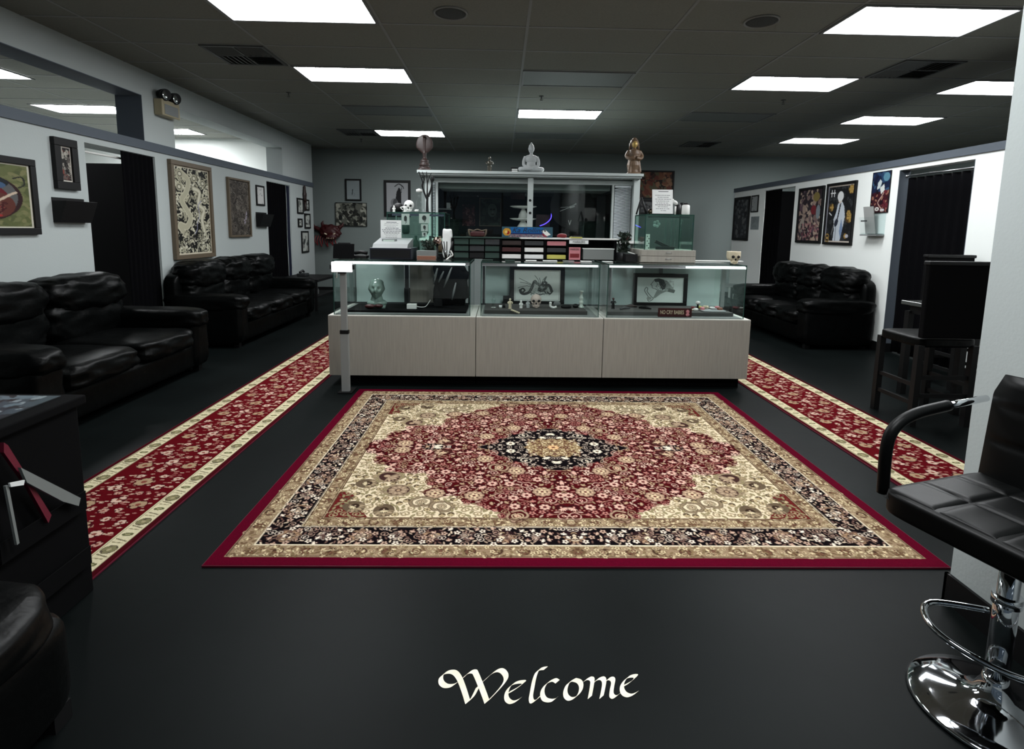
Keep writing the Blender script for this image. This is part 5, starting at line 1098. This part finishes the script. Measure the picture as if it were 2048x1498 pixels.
t = thing('brass_ball_ornament', 'dark ball with a bright pinkish highlight right of the small cards', 'ornament', (A2(869, 478, 5.3).x+.02, 5.36, CT)); MB().lathe([(.04, 0), (.01, .02), (.01, .12)], n=12).build('stand', 'black', t); MB().ell((0, 0, .165), (.045, .045, .045), 20, 14).build('ball', mat('rose_metal', (180, 150, 140), .18, metal=1), t)
t = thing('pen_cup', 'clear cup of black pens at the right of the left counter', 'pen cup', (A2(893, 515, 5.05).x, 5.08, CT)); MB().lathe([(.035, 0), (.035, .09), (.031, .09)], n=18).build('cup', 'glass', t)
for k, (a, b) in enumerate(((.05, .01), (-.03, .02), (.06, -.02), (.0, .0), (-.05, -.01))): MB().tube([(a*.2, b*.2, .005), (a, b, .17)], .005, 6).build('pen', 'black', t)
t = thing('white_paper_bag', 'tall crumpled white bag between the left case and the marker rack', 'bag', (A2(896, 500, 5.4).x, 5.34, CT)); MB().puff(-.045, -.04, 0, .045, .04, .29, 7, .02, 4, 16).build('bag', 'paper', t)
t = thing('white_gooseneck', 'white bent plastic handle lying under the pens', 'handle', (A2(899, 520, 4.98).x, 4.98, CT)); MB().tube(smooth([(-.03, 0, .006), (.0, .02, .03), (.03, 0, .05), (.01, 0, .09)], 5), .006, 8).build('stem', 'white', t)

# marker and book rack
RX0, RX1, RY = A2(906, 500, 5.3).x, A2(1231, 500, 5.3).x, 5.28
t = thing('marker_rack', 'black tiered rack holding packs and boxes along the back of the counter', 'rack', ((RX0+RX1)/2, RY, CT))
X = lambda px: A2(px, 500, RY).x-(RX0+RX1)/2
tz = A2(1000, 477, RY).z-CT; g = MB().box(X(906), .13, 0, X(1231), .15, tz)
for px in (905, 1001, 1045, 1090, 1135, 1231): g.box(X(px)-.010, .0, 0, X(px)+.010, .14, tz)
g.build('frame', 'blackm', t)
for z in (.002, tz*.34, tz*.66): B(X(906), .0, z, X(1231 if z < .01 else 1134), .13, z+.006).build('shelf', 'blackm', t)
B(X(1040), -.01, tz, X(1236), .18, tz+.014).build('top_board', 'white', t); B(X(906), -.005, tz, X(1038), .15, tz+.012).build('top_board', 'green', t)
hd = B(X(1138), -.012, tz*.80, X(1176), -.002, tz*.97).build('header_sign', 'paper', t); text_obj('lettering', 'MARKERS', .030, 'text', t, ((X(1138)+X(1176))/2, -.0135, tz*.88), sx=.95)
def pack(col, row, nrow, m, label, x0, x1, h=.62):
    z = CT+(.0095 if row == 0 else tz*(.34 if row == 1 else .66)+.007); w_ = (X(x1)-X(x0)); o = B(-w_/2, 0, 0, w_/2, .11, tz*.33*h).build('marker_pack', m, bevel=.002)
    o.location = ((RX0+RX1)/2+(X(x0)+X(x1))/2, RY+.008, z); tag(o, label, 'pack', 'packs in the black counter rack')
spec = [(1004, 1042, ['white', 'dred', 'wood']), (1049, 1087, ['paper', 'white', 'dgrey']), (1094, 1132, ['yellow', 'dgrey', 'pink'])]
rn = ['bottom', 'middle', 'top']; cn = ['second', 'third', 'fourth']; mn = dict(white='white', dred='dark red', wood='brown', paper='pale', dgrey='dark grey', yellow='yellow', pink='pink', green='dark green', black='black')
for ci, (x0, x1, ms_) in enumerate(spec):
    for ri in range(3): pack(ci, ri, 3, ms_[ri], f'{mn[ms_[ri]]} pack on the {rn[ri]} shelf of the {cn[ci]} rack column', x0, x1)
for ri, ms_ in enumerate((('green', 'black', 'green'), ('green', 'dgrey', 'green'), ('green', 'green', 'dgrey'))):
    for k, m_ in enumerate(ms_): pack(0, ri, 3, m_, f'{mn[m_]} pack on the {rn[ri]} shelf of the wide leftmost column, {["left", "middle", "right"][k]} position', 908+31*k, 937+31*k, .8)
t = thing('open_carton', 'pale open carton in the right part of the black rack', 'carton', (RX0/2+RX1/2+(X(1166)+X(1227))/2, RY-.0, CT+.010)); w_ = (X(1227)-X(1166))/2
B(-w_, -.02, .0, w_, .118, tz*.52).build('carton', 'deck', t, bevel=.002); MB().box(-w_-.004, -.024, tz*.5, w_+.004, .124, tz*.54).build('lid', 'paper', t)
t = thing('marker_card', 'pink and red MARKERS card in the right rack column', 'sign', (RX0/2+RX1/2+(X(1138)+X(1160))/2, RY-.02, CT+.006)); B(-.055, 0, 0, .055, .01, tz*.6).build('card', 'pink', t); B(-.045, -.001, .02, .045, 0, .06).build('red_band', 'red', t)
text_obj('lettering', 'MARKERS', .026, 'text', t, (0, -.0015, tz*.5), sx=.8)
# things on the rack
p, q = A(1004, 453, 'y', 5.32), A(1105, 476, 'y', 5.32); bz = CT+tz+.014
t = thing('card_box', 'blue boxed sign with playing card and yellow burst on top of the rack', 'box', ((p.x+q.x)/2, 5.32, bz)); w_, h = q.x-p.x, p.z-bz
c = Cv(150, int(150*h/w_), (54, 84, 96)); H2 = c.h; c.rect(26, 2, 122, int(H2*.62), (28, 92, 150)).rect(26, int(H2*.62), 122, int(H2*.7), (24, 30, 80)).rect(20, int(H2*.72), 130, H2, (110, 104, 112))
c.ell(15, H2*.5, 12, H2*.35, (190, 140, 50)).ell(18, H2*.56, 5, 5, (150, 30, 30)).ell(13, H2*.5, 4, 4, (220, 190, 110)).poly([(128, 8), (144, H2*.7), (132, H2*.85), (116, H2*.4)], (226, 226, 220)).poly([(118, H2*.55), (136, H2*.9), (122, H2*.9)], (130, 30, 40)).ell(127, H2*.38, 2, 3, (30, 30, 34))
for k in range(60): c.ell(22+R.rand()*110, H2*(.74+R.rand()*.26), 2, 1, [(60, 60, 80), (150, 140, 140), (130, 60, 80)][k % 3])
grid_mesh('print', c.a, lambda u, v: np.stack([-w_/2+w_*u, np.full_like(u, -.001), h*v], 1), 'artg', t); B(-w_/2, 0, 0, w_/2, .06, h).build('carton', 'blue', t); text_obj('lettering', 'Ka Rollins', .065, 'navy', t, (-.0, -.002, h*.66), shear=.35, sx=1.15)
t = thing('candy_dish', 'small red and gold scalloped dish on the left part of the rack', 'dish', (A2(955, 478, 5.34).x, 5.34, CT+tz+.012)); MB().tube(smooth([(-.085, 0, .075), (-.08, 0, .03), (-.05, 0, .004), (.05, 0, .004), (.08, 0, .03), (.085, 0, .075)], 5), .008, 8).tube(smooth([(-.085, 0, .07), (-.04, 0, .06), (0, 0, .072), (.04, 0, .06), (.085, 0, .07)], 5), .006, 8).build('rim', 'brass', t); MB().puff(-.07, -.02, .0, .07, .02, .055, 4).build('body', 'dred', t)
t = thing('red_cloth', 'small crumpled red pouch on the white rack top', 'pouch', (A2(1123, 477, 5.3).x, 5.31, bz)); MB().puff(-.05, -.03, 0, .05, .03, .04, 3, .02, 2).build('pouch', 'red', t)
t = thing('paper_stack', 'low stack of papers on the white rack top right of the red pouch', 'papers', (A2(1152, 477, 5.3).x, 5.31, bz)); B(-.055, -.05, 0, .055, .05, .012).build('papers', 'yellow', t); B(-.045, -.051, .012, .05, .05, .018).build('pen', 'dgrey', t)
for i, (px, w_, m) in enumerate(((975, .10, 'green'), (1020, .09, 'green'), (1062, .10, 'paper'), (1100, .13, 'paper'), (1137, .10, 'silver'), (1172, .10, 'paper'), (1215, .09, 'paper'))):
    o = B(-w_/2, -.04, 0, w_/2, .04, .006).build('leaflet', m); o.location = (A2(px, 520, 5.08).x, 5.08, CT+.001*0); tag(o, f'{["dark green", "second dark green", "narrow white", "wide white", "silvery", "white", "rightmost white"][i]} leaflet lying flat in front of the rack, {["first", "second", "third", "fourth", "fifth", "sixth", "last"][i]} from the left', 'leaflet', 'leaflets in front of the rack')
# right case
CXR, CYR = 1.575, 5.10
t = thing('glass_display_case', 'right upper glass case on a two-drawer grey wood base', 'display case', (CXR, CYR, CT)); zb = .118
B(-.262, 0, 0, .262, .44, zb).build('base', 'lam', t, bevel=.002); 
for z in (.004, .062): 
    d = B(-.256, -.006, z, .256, 0, z+.053).build('drawer', 'lam', t, bevel=.002)
    q = MB().tube([(-.03, -.012, z+.03), (.03, -.012, z+.03)], .003, 6).build('handle', 'steel', d)
a0, a1, b0, b1, z0, z1 = -.225, .235, .02, .42, zb, .442
B(a0, b0, z0, a1, b0+.004, z1).build('front_glass', 'gglass', t); B(a0, b1, z0, a1, b1+.004, z1).build('back_glass', 'gglass', t)
for x in (a0, a1-.004): B(x, b0+.005, z0, x+.004, b1, z1).build('side_glass', 'gglass', t)
B(a0, b0, z1, a1, b1, z1+.006).build('top_glass', 'gglass', t); e = MB()
for x in (a0, a1-.006):
    for y in (b0-.002, b1-.002): e.box(x-.002, y, z0, x+.006, y+.006, z1)
e.box(a0, b0-.003, z1, a1, b0+.006, z1+.009).box(a0, b1-.003, z1, a1, b1+.006, z1+.009).box(a0-.002, b0, z1, a0+.006, b1, z1+.009).box(a1-.006, b0, z1, a1+.002, b1, z1+.009).build('edge_trim', 'glassedge', t)
B(a0+.03, b0+.01, z1-.022, a1-.04, b0+.02, z1-.012).build('light_strip', 'chrome', t)
t = thing('dice_tower', 'tall white patterned box at the front left inside the right case', 'box', (A2(1295, 490, 5.16).x, 5.16, CT+zb+.001)); B(-.016, -.012, 0, .016, .012, .145).build('box', 'white', t)
g = MB()
for k in range(6): g.ell((.008*(-1)**k, -.0125, .015+k*.022), (.005, .001, .006))
g.build('pattern', 'black', t)
t = thing('stapler', 'dark open stapler-like tool lying inside the right case', 'tool', (A2(1325, 495, 5.22).x, 5.24, CT+zb+.001)); MB().obox((.0, 0, .048), (.07, 0, -.03), (0, .015, 0), (.006, 0, .014)).obox((.03, 0, .015), (.09, 0, 0), (0, .018, 0), (0, 0, .014)).build('body', 'dgrey', t, bevel=.003)
t = thing('flower_ornament', 'pale green flower ornament hanging high inside the right case', 'ornament', (A2(1313, 448, 5.3).x, 5.30, A2(1313, 448, 5.3).z)); g = MB()
for k in range(5): g.ell((.022*math.cos(k*1.257), 0, .022*math.sin(k*1.257)), (.016, .006, .016))
g.build('petals', 'pale', t); MB().tube([(0, 0, .02), (0, 0, CT+.44-t.location.z)], .001, 4).build('thread', 'grey', t)
for i in range(4):
    o = MB().tube([(0, 0, 0), (0, 0, .30)], .006, 8).build('glass_rod', 'gglass'); o.location = (1.62+.05*i, 5.38-.03*(i % 2), CT+zb+.001); tag(o, ['leftmost', 'second', 'third', 'rightmost'][i]+' of the upright glass tubes inside the right case', 'glass tube', 'upright glass tubes in the right case')
ZR = CT+.452
p = A2(1326, 425, 5.15); t = thing('notice_stand', 'white printed notice in a leaning clear stand on the right case', 'notice', (p.x-.0, 5.16, ZR), -.05)
w_, h = .185, .225; c = Cv(62, 76, (226, 228, 226))
for k, (l, wd_) in enumerate(((.2, 2.4), (0, 0), (.36, 1.6), (.25, 1.4), (.36, 1.3), (.34, 1.3), (.3, 1.3), (.36, 1.5), (.24, 1.2), (.34, 1.1), (.1, 1.1))):
    if l: 
        x = c.w*(.5-l); y = 6+k*6
        while x < c.w*(.5+l): d = 2+R.rand()*5; c.line([(x, y), (x+d, y)], wd_, (70, 70, 72) if k in (0, 7) else (130, 132, 134)); x += d+2.2
grid_mesh('print', c.a, lambda u, v: np.stack([-w_/2+w_*u, .05*v-.0022, .006+h*v], 1), 'art', t); MB().obox((0, .026, .006+h/2), (w_/2+.004, 0, 0), (0, .002, 0), (0, .025, h/2+.002)).build('stand', 'paper', t); B(-w_/2-.01, -.02, 0, w_/2+.01, .06, .006).build('foot', 'black', t)
t = thing('lidded_jar', 'white jar with a black lid at the right on the right case', 'jar', (A2(1371, 425, 5.2).x, 5.20, ZR)); MB().lathe([(.034, 0), (.038, .01), (.036, .085), (.026, .095)], n=20).build('body', 'white', t); MB().lathe([(.028, .095), (.028, .11)], n=16).build('lid', 'black', t)
for i, (px, y, hh) in enumerate(((1355, 5.32, .10), (1364, 5.42, .125))):
    t = thing('black_tumbler', ['shorter black tumbler between notice and white jar', 'taller black tumbler behind the white jar'][i], 'tumbler', (A2(px, 425, y).x, y, ZR), group='black tumblers'); MB().lathe([(.026, 0), (.03, hh), (.026, hh), (.02, .01)], n=18).build('body', 'black', t)
t = thing('white_bird_ornament', 'small white bird-like ornament beside the notice on the right case', 'ornament', (A2(1351, 412, 5.22).x-.0, 5.22, ZR)); MB().tube([(.0, 0, 0), (0, 0, .08)], .008, 8).build('post', 'white', t); MB().ell((-.005, 0, .115), (.03, .014, .018), rot=Matrix.Rotation(.6, 3, 'Y')).ell((-.03, 0, .138), (.013, .011, .012)).build('bird', 'white', t)
t = thing('small_easel', 'small black folding easel at the left on the right case', 'easel', (A2(1281, 425, 5.2).x+.06, 5.30, ZR)); MB().tube([(-.075, 0, 0), (-.03, .02, .155)], .008, 8).tube([(.02, -.02, 0), (-.03, .02, .165)], .011, 8).tube([(-.02, .10, 0), (-.03, .02, .15)], .006, 8).build('legs', 'black', t)
t = thing('chrome_ball', 'small dark ball with bright highlight between easel and notice', 'ornament', (A2(1301, 425, 5.3).x, 5.30, ZR)); MB().ell((0, 0, .028), (.028, .028, .028), 20, 14).build('ball', mat('dark_metal', (90, 80, 70), .15, metal=1), t)
sk = A2(1467, 528, 4.98); skull('skull_mug', 'cream skull-shaped mug with open top at the right end of the counter', (sk.x, 4.99, CT), .125, -.05, True)
tag(B(-.30, 0, 0, .30, .07, .008).build('white_tray', 'white'), 'long white tray lying right of the grey case base', 'tray').location = (A2(1400, 523, 5.45).x+.13, 5.42, CT)
t = thing('black_stapler_box', 'black open box left of the grey two-drawer base', 'box', (1.235, 5.12, CT)); MB().box(-.055, 0, 0, .055, .14, .075).build('box', 'black', t, bevel=.003); MB().obox((0, .02, .085), (.035, 0, -.01), (0, .01, 0), (0, 0, .004)).build('tool', 'white', t)

# ================================================================== BOOTH BEHIND THE COUNTER
BY = 7.2
bA = lambda px, py, Y=BY: A(px, py, 'y', Y)
xl, xr = bA(836, 345).x, bA(1284, 345).x; ztp = 2.168
struct('wall_booth', MB().box(xl+.02, BY+.04, 0, xr-.02, BY+.16, 1.29).box(xl+.02, BY+.16, 0, xl+.10, 9.9, 2.10).box(xr-.10, BY+.16, 0, xr-.02, 9.9, 2.10).box(xl+.10, 9.82, 0, xr-.10, 9.9, 2.10), 'wallB')
struct('ceiling_booth', B(xl+.02, BY+.20, 2.10, xr-.02, 9.9, 2.14), 'wallB')
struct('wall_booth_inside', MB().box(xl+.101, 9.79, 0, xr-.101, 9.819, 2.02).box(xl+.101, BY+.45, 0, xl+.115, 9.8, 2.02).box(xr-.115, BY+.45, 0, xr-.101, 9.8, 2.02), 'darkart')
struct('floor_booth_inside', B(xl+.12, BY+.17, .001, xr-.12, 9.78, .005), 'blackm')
t = thing('booth_window', 'pale grey window frame with a wide shelf top and centre post behind the counter', 'window', ((xl+xr)/2, BY, 0)); X = lambda v: v-(xl+xr)/2
B(X(xl), -.10, ztp-.035, X(xr), .22, ztp).build('shelf', 'wfr', t, bevel=.003); B(X(xl)+.015, -.075, ztp-.06, X(xr)-.015, .20, ztp-.036).build('shelf_moulding', 'wfr', t, bevel=.006)
zb2 = bA(1060, 366).z; zb1 = bA(1060, 359).z
B(X(xl)+.06, .10, zb2, X(xr)-.06, .16, zb1+.01).build('upper_rail', 'wfr', t); B(X(xl)+.05, .12, zb1, X(xr)-.05, .15, ztp-.06).build('header_panel', 'grey', t)
B(X(bA(850, 400).x), .02, 1.29, X(bA(858, 400).x)+.02, .15, ztp-.06).build('end_post', 'wfr', t); B(X(bA(1267, 400).x), .0, 1.29, X(bA(1279, 400).x), .15, ztp-.06).build('end_post', 'wfr', t)
B(X(bA(1055, 400).x), -.02, 1.29, X(bA(1066, 400).x), .03, ztp-.06).build('centre_post', 'wfr', t)
for py in (401, 426): MB().tube([(X(bA(1060, py).x), -.021, bA(1060, py).z), (X(bA(1060, py).x), -.026, bA(1060, py).z)], .017, 16).build('hole_plug', 'black', t)
B(X(bA(869, 400).x), .10, 1.29, X(bA(874, 400).x), .16, zb2).build('mullion', 'wfr', t); B(X(bA(1227, 400).x), .10, 1.29, X(bA(1231, 400).x), .16, zb2).build('mullion', 'wfr', t)
B(X(xl)+.02, -.06, 1.27, X(xr)-.02, .16, 1.30).build('sill', 'white', t)
for px in (865, 1052, 1076, 1103, 1222, 1244): MB().lathe([(.016, 0), (.018, -.006), (.001, -.009)], (X(bA(px, 350).x), .02, ztp-.061), 12).build('puck_light', 'white', t)
B(X(bA(874, 400).x), .12, 1.30, X(bA(1227, 400).x), .126, zb2).build('window_glass', 'glass', t)
struct('trim_7', B(bA(874, 370).x, BY+.25, bA(1060, 379, BY+.5).z-.02, bA(1228, 370).x, BY+.9, 2.09), 'wallB')
def blinds(label, x0, x1, z0, z1, y, tilt):
    t = thing('window_blind', label, 'blind', (x0, y, 0), group='slatted blinds at the booth window'); n = 34; w_ = x1-x0
    for k in range(n):
        z = z1-(z1-z0)*(k+.5)/n; MB().obox((w_/2, 0, z), (w_/2, 0, tilt*w_/2), (0, .008, .007), (0, -.0004, .0006)).build('slat', 'slat', t)
    B(0, -.012, z1-.004, w_, .012, z1+.022).build('head_rail', 'slat', t)
blinds('white slatted blind at the right end of the booth window', bA(1232, 400).x, bA(1265, 400).x, 1.32, zb2-.03, BY+.10, .18)
blinds('narrow grey blind at the left end of the booth window', bA(859, 400).x+.03, bA(868, 400).x, 1.32, zb2-.03, BY+.10, .0)
# inside the booth
c = blobs(50, 66, (30, 40, 34), [(22, 28, 24), (44, 58, 48)], 60, 2, 8, 41); c.ell(30, 28, 11, 16, (74, 86, 78)).ell(27, 26, 3, 2, (20, 22, 20)).ell(34, 26, 3, 2, (20, 22, 20)).ell(31, 38, 4, 1.6, (20, 20, 20)).ell(31, 33, 1.6, 3, (96, 108, 98))
p, q = bA(959, 396, 8.6), bA(1002, 453, 8.6); picture('framed_portrait', 'dark green portrait in a thin pale frame inside the booth', ((p.x+q.x)/2, 8.6, (p.z+q.z)/2), 0, q.x-p.x, p.z-q.z, .012, c, 'brass', .02)
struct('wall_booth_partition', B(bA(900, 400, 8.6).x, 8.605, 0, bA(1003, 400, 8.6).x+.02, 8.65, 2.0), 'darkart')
c = blobs(34, 54, (60, 30, 34), [(100, 60, 62), (40, 22, 26), (120, 84, 82)], 50, 1.5, 5, 42)
p, q = bA(925, 409, 8.6), bA(950, 452, 8.6); picture('small_poster', 'dim reddish poster left of the green portrait inside the booth', ((p.x+q.x)/2, 8.6, (p.z+q.z)/2), 0, q.x-p.x, p.z-q.z, 0, c, 'black', .008)
p = bA(1046, 450, 7.75); t = thing('tiered_tray', 'white three-tier tray inside the booth behind the centre post', 'tiered tray', (p.x, 7.75, 1.305)); 
struct('trim_8', B(bA(900, 475, 7.5).x, 7.5, 1.24, bA(1200, 475, 7.5).x, 8.05, 1.30), 'wallB')
for z in (.10, .25, .42): MB().lathe([(.02, z), (.14, z+.012), (.19, z+.028), (.185, z+.034), (.02, z+.02)], n=28).build('tier', 'white', t)
MB().lathe([(.10, 0), (.09, .03), (.03, .10)], n=20).lathe([(.09, .13), (.08, .17), (.03, .25)], n=20).lathe([(.07, .28), (.06, .34), (.02, .42)], n=20).build('stem', 'white', t)
p = bA(1036, 390, 8.5); t = thing('dim_sign', 'dim reddish panel sign hanging inside the booth behind the centre post', 'sign', (p.x, 8.58, p.z)); B(-.11, 0, -.06, .11, .02, .06).build('panel', 'dred', t)
t = thing('neon_arc', 'violet neon arc glowing inside the booth right of the centre post', 'neon light', (bA(1092, 440, 8.3).x, 8.3, bA(1092, 440, 8.3).z)); MB().tube(smooth([(-.09, 0, -.09), (0, 0, -.05), (.07, 0, .02), (.08, 0, .10)], 6), .006, 8).build('tube', 'neon', t); B(-.15, .02, -.10, .06, .06, .08).build('backing', 'dred', t); MB().tube([(.06, .04, -.05), (.06, .5, -.05), (.06, 1.48, -.05)], .01, 6).build('bracket', 'black', t)
t = thing('wall_clock', 'dark wall clock with white hands and numeral V inside the booth', 'clock', (bA(1144, 425, 8.0).x, 8.0, bA(1144, 413, 8.0).z)); MB().tube([(0, .004, 0), (0, .03, 0)], .32, 40).build('face', 'darkart', t)
MB().obox((-.0, 0, .0), (.035, 0, .012), (0, .002, 0), (-.004, 0, .016)).obox((-.09, 0, -.035), (.085, 0, .035), (0, .0015, 0), (-.001, 0, .003)).obox((-.09, 0, -.01), (.08, 0, .006), (0, .0015, 0), (0, 0, .002)).obox((.02, 0, .02), (.04, 0, .022), (0, .002, 0), (-.004, 0, .008)).build('hand', 'paper', t)
text_obj('numeral', 'V', .11, 'paper', t, (-.03, -.001, -.24), sx=.7)
for x in (1.24, ): 
    p = bA(1202, 430, 8.9); tag(B(-.07, 0, 0, .07, .06, 2.0).build('booth_column', 'grey'), 'grey upright column inside the booth near the right blind', 'column').location = (p.x, 8.9, 0)
    p = bA(1150, 440, 9.2); tag(B(-.16, 0, 0, .16, .03, 1.72).build('leaning_panel', 'dgrey'), 'dark grey panel leaning behind the clock inside the booth', 'panel').location = (p.x, 9.2, 0)
p = bA(890, 415, 7.9); t = thing('booth_shelf', 'small pale wall shelf with boxes inside the booth at left', 'shelf', (p.x, 7.9, bA(890, 418, 7.9).z)); B(-.10, 0, -.01, .08, .2, .01).build('board', 'grey', t); B(.02, .02, .011, .07, .1, .09).build('box', 'silver', t); B(-.10, .2, -.6, -.09+.1, .21, .3).build('back_plate', 'darkart', t)

# statues on the shelf
SZ_ = ztp+.0005; ys = BY+.05
t = thing('hooded_cobra_statue', 'tall dark brown statue with a broad round hood at the shelf left end', 'statue', (bA(849, 335, ys).x, ys, SZ_))
g = MB().ell((0, .02, .335), (.108, .020, .135), 32, 20, fn=lambda d, p: Vector((p.x*(1.04 if d.z > -.3 else max(.3, 1.04+(d.z+.3)*1.0)), p.y, p.z))).tube(smooth([(0, 0, .05), (0, .02, .16), (0, .01, .26), (0, .0, .43)], 5), [.055]*5+[.026]*5+[.014]*6, 12).ell((0, 0, .03), (.085, .06, .03)).ell((0, 0, .08), (.07, .055, .035)).ell((0, 0, .125), (.055, .045, .03))
g.ell((0, -.03, .44), (.022, .03, .018)); g.box(-.08, -.055, 0, .08, .055, .022); g.build('body', 'wood', t, remesh=.006)
figure('small_monk_figurine', 'small dark metal figurine on the shelf left of the white seated statue', 'figurine', (bA(979, 338, ys).x, ys, SZ_), .20, mat('dark_bronze', (74, 72, 64), .35, metal=.6), .2)
figure('seated_buddha_statue', 'white stone seated meditating statue at the centre of the shelf', 'statue', (bA(1062, 338, ys).x, ys, SZ_), .385, 'stone', 0, 'lotus')
t = thing('small_book', 'small dark and white book block beside the seated statue on the shelf', 'book', (bA(1029, 336, ys).x, ys+.02, SZ_)); B(-.045, 0, 0, .045, .06, .07).build('cover', 'black', t); B(-.035, -.003, .010, .040, 0, .028).box(-.035, -.003, .035, .040, 0, .050).build('pages', 'white', t)
figure('standing_robed_statue', 'tall brown carved statue with gold face at the shelf right end', 'statue', (bA(1267, 340, ys).x, ys, SZ_), .47, 'woodl', 0, 'robe', 'gold')

# red beast sculpture on the back wall and corner post
p = A(658, 466, 'y', 11.9); t = thing('red_beast_sculpture', 'dark red horned beast mask sculpture with curling tail on the left back wall', 'sculpture', (p.x, 11.98, p.z))
g = MB().ell((0, 0, .02), (.24, .11, .17), 24, 16, fn=lambda d, p: p*(1+.10*math.sin(d.x*11)*math.sin(d.z*9))).ell((.05, -.10, -.08), (.13, .08, .08))
g.tube([(-.14, 0, .14), (-.17, 0, .21), (-.14, 0, .27)], [.05, .03, .006], 10).tube([(.20, 0, .12), (.27, 0, .17), (.29, 0, .24)], [.05, .03, .006], 10); g.build('head', 'dred', t, remesh=.014)
MB().tube(smooth([(-.2, .02, .05), (-.34, .03, .12), (-.42, .04, .22), (-.52, .04, .26), (-.56, .04, .32)], 6), [.05]*6+[.035]*19, 10).build('tail', 'dred', t)
g = MB()
for k in range(9): x = -.30+.055*k; g.tube(smooth([(x, -.02, -.06), (x-.02, -.06, -.16), (x+.02*(-1)**k, -.05, -.24-.03*(k % 3))], 4), .012, 6)
g.build('tentacles', 'red', t)
for e in (-1, 1): MB().ell((.03+e*.09, -.13, -.02), (.035, .02, .016), rot=Matrix.Rotation(-e*.4, 3, 'Y')).build('eye', 'bone', t)
for k, (ym, w__) in enumerate(((-.145, 0),)):
    g = MB()
    for j in range(5): g.tube([(-.02+.035*j, -.165, -.10), (-.02+.035*j, -.17, -.13)], [.009, .002], 6)
    g.build('teeth', 'bone', t)
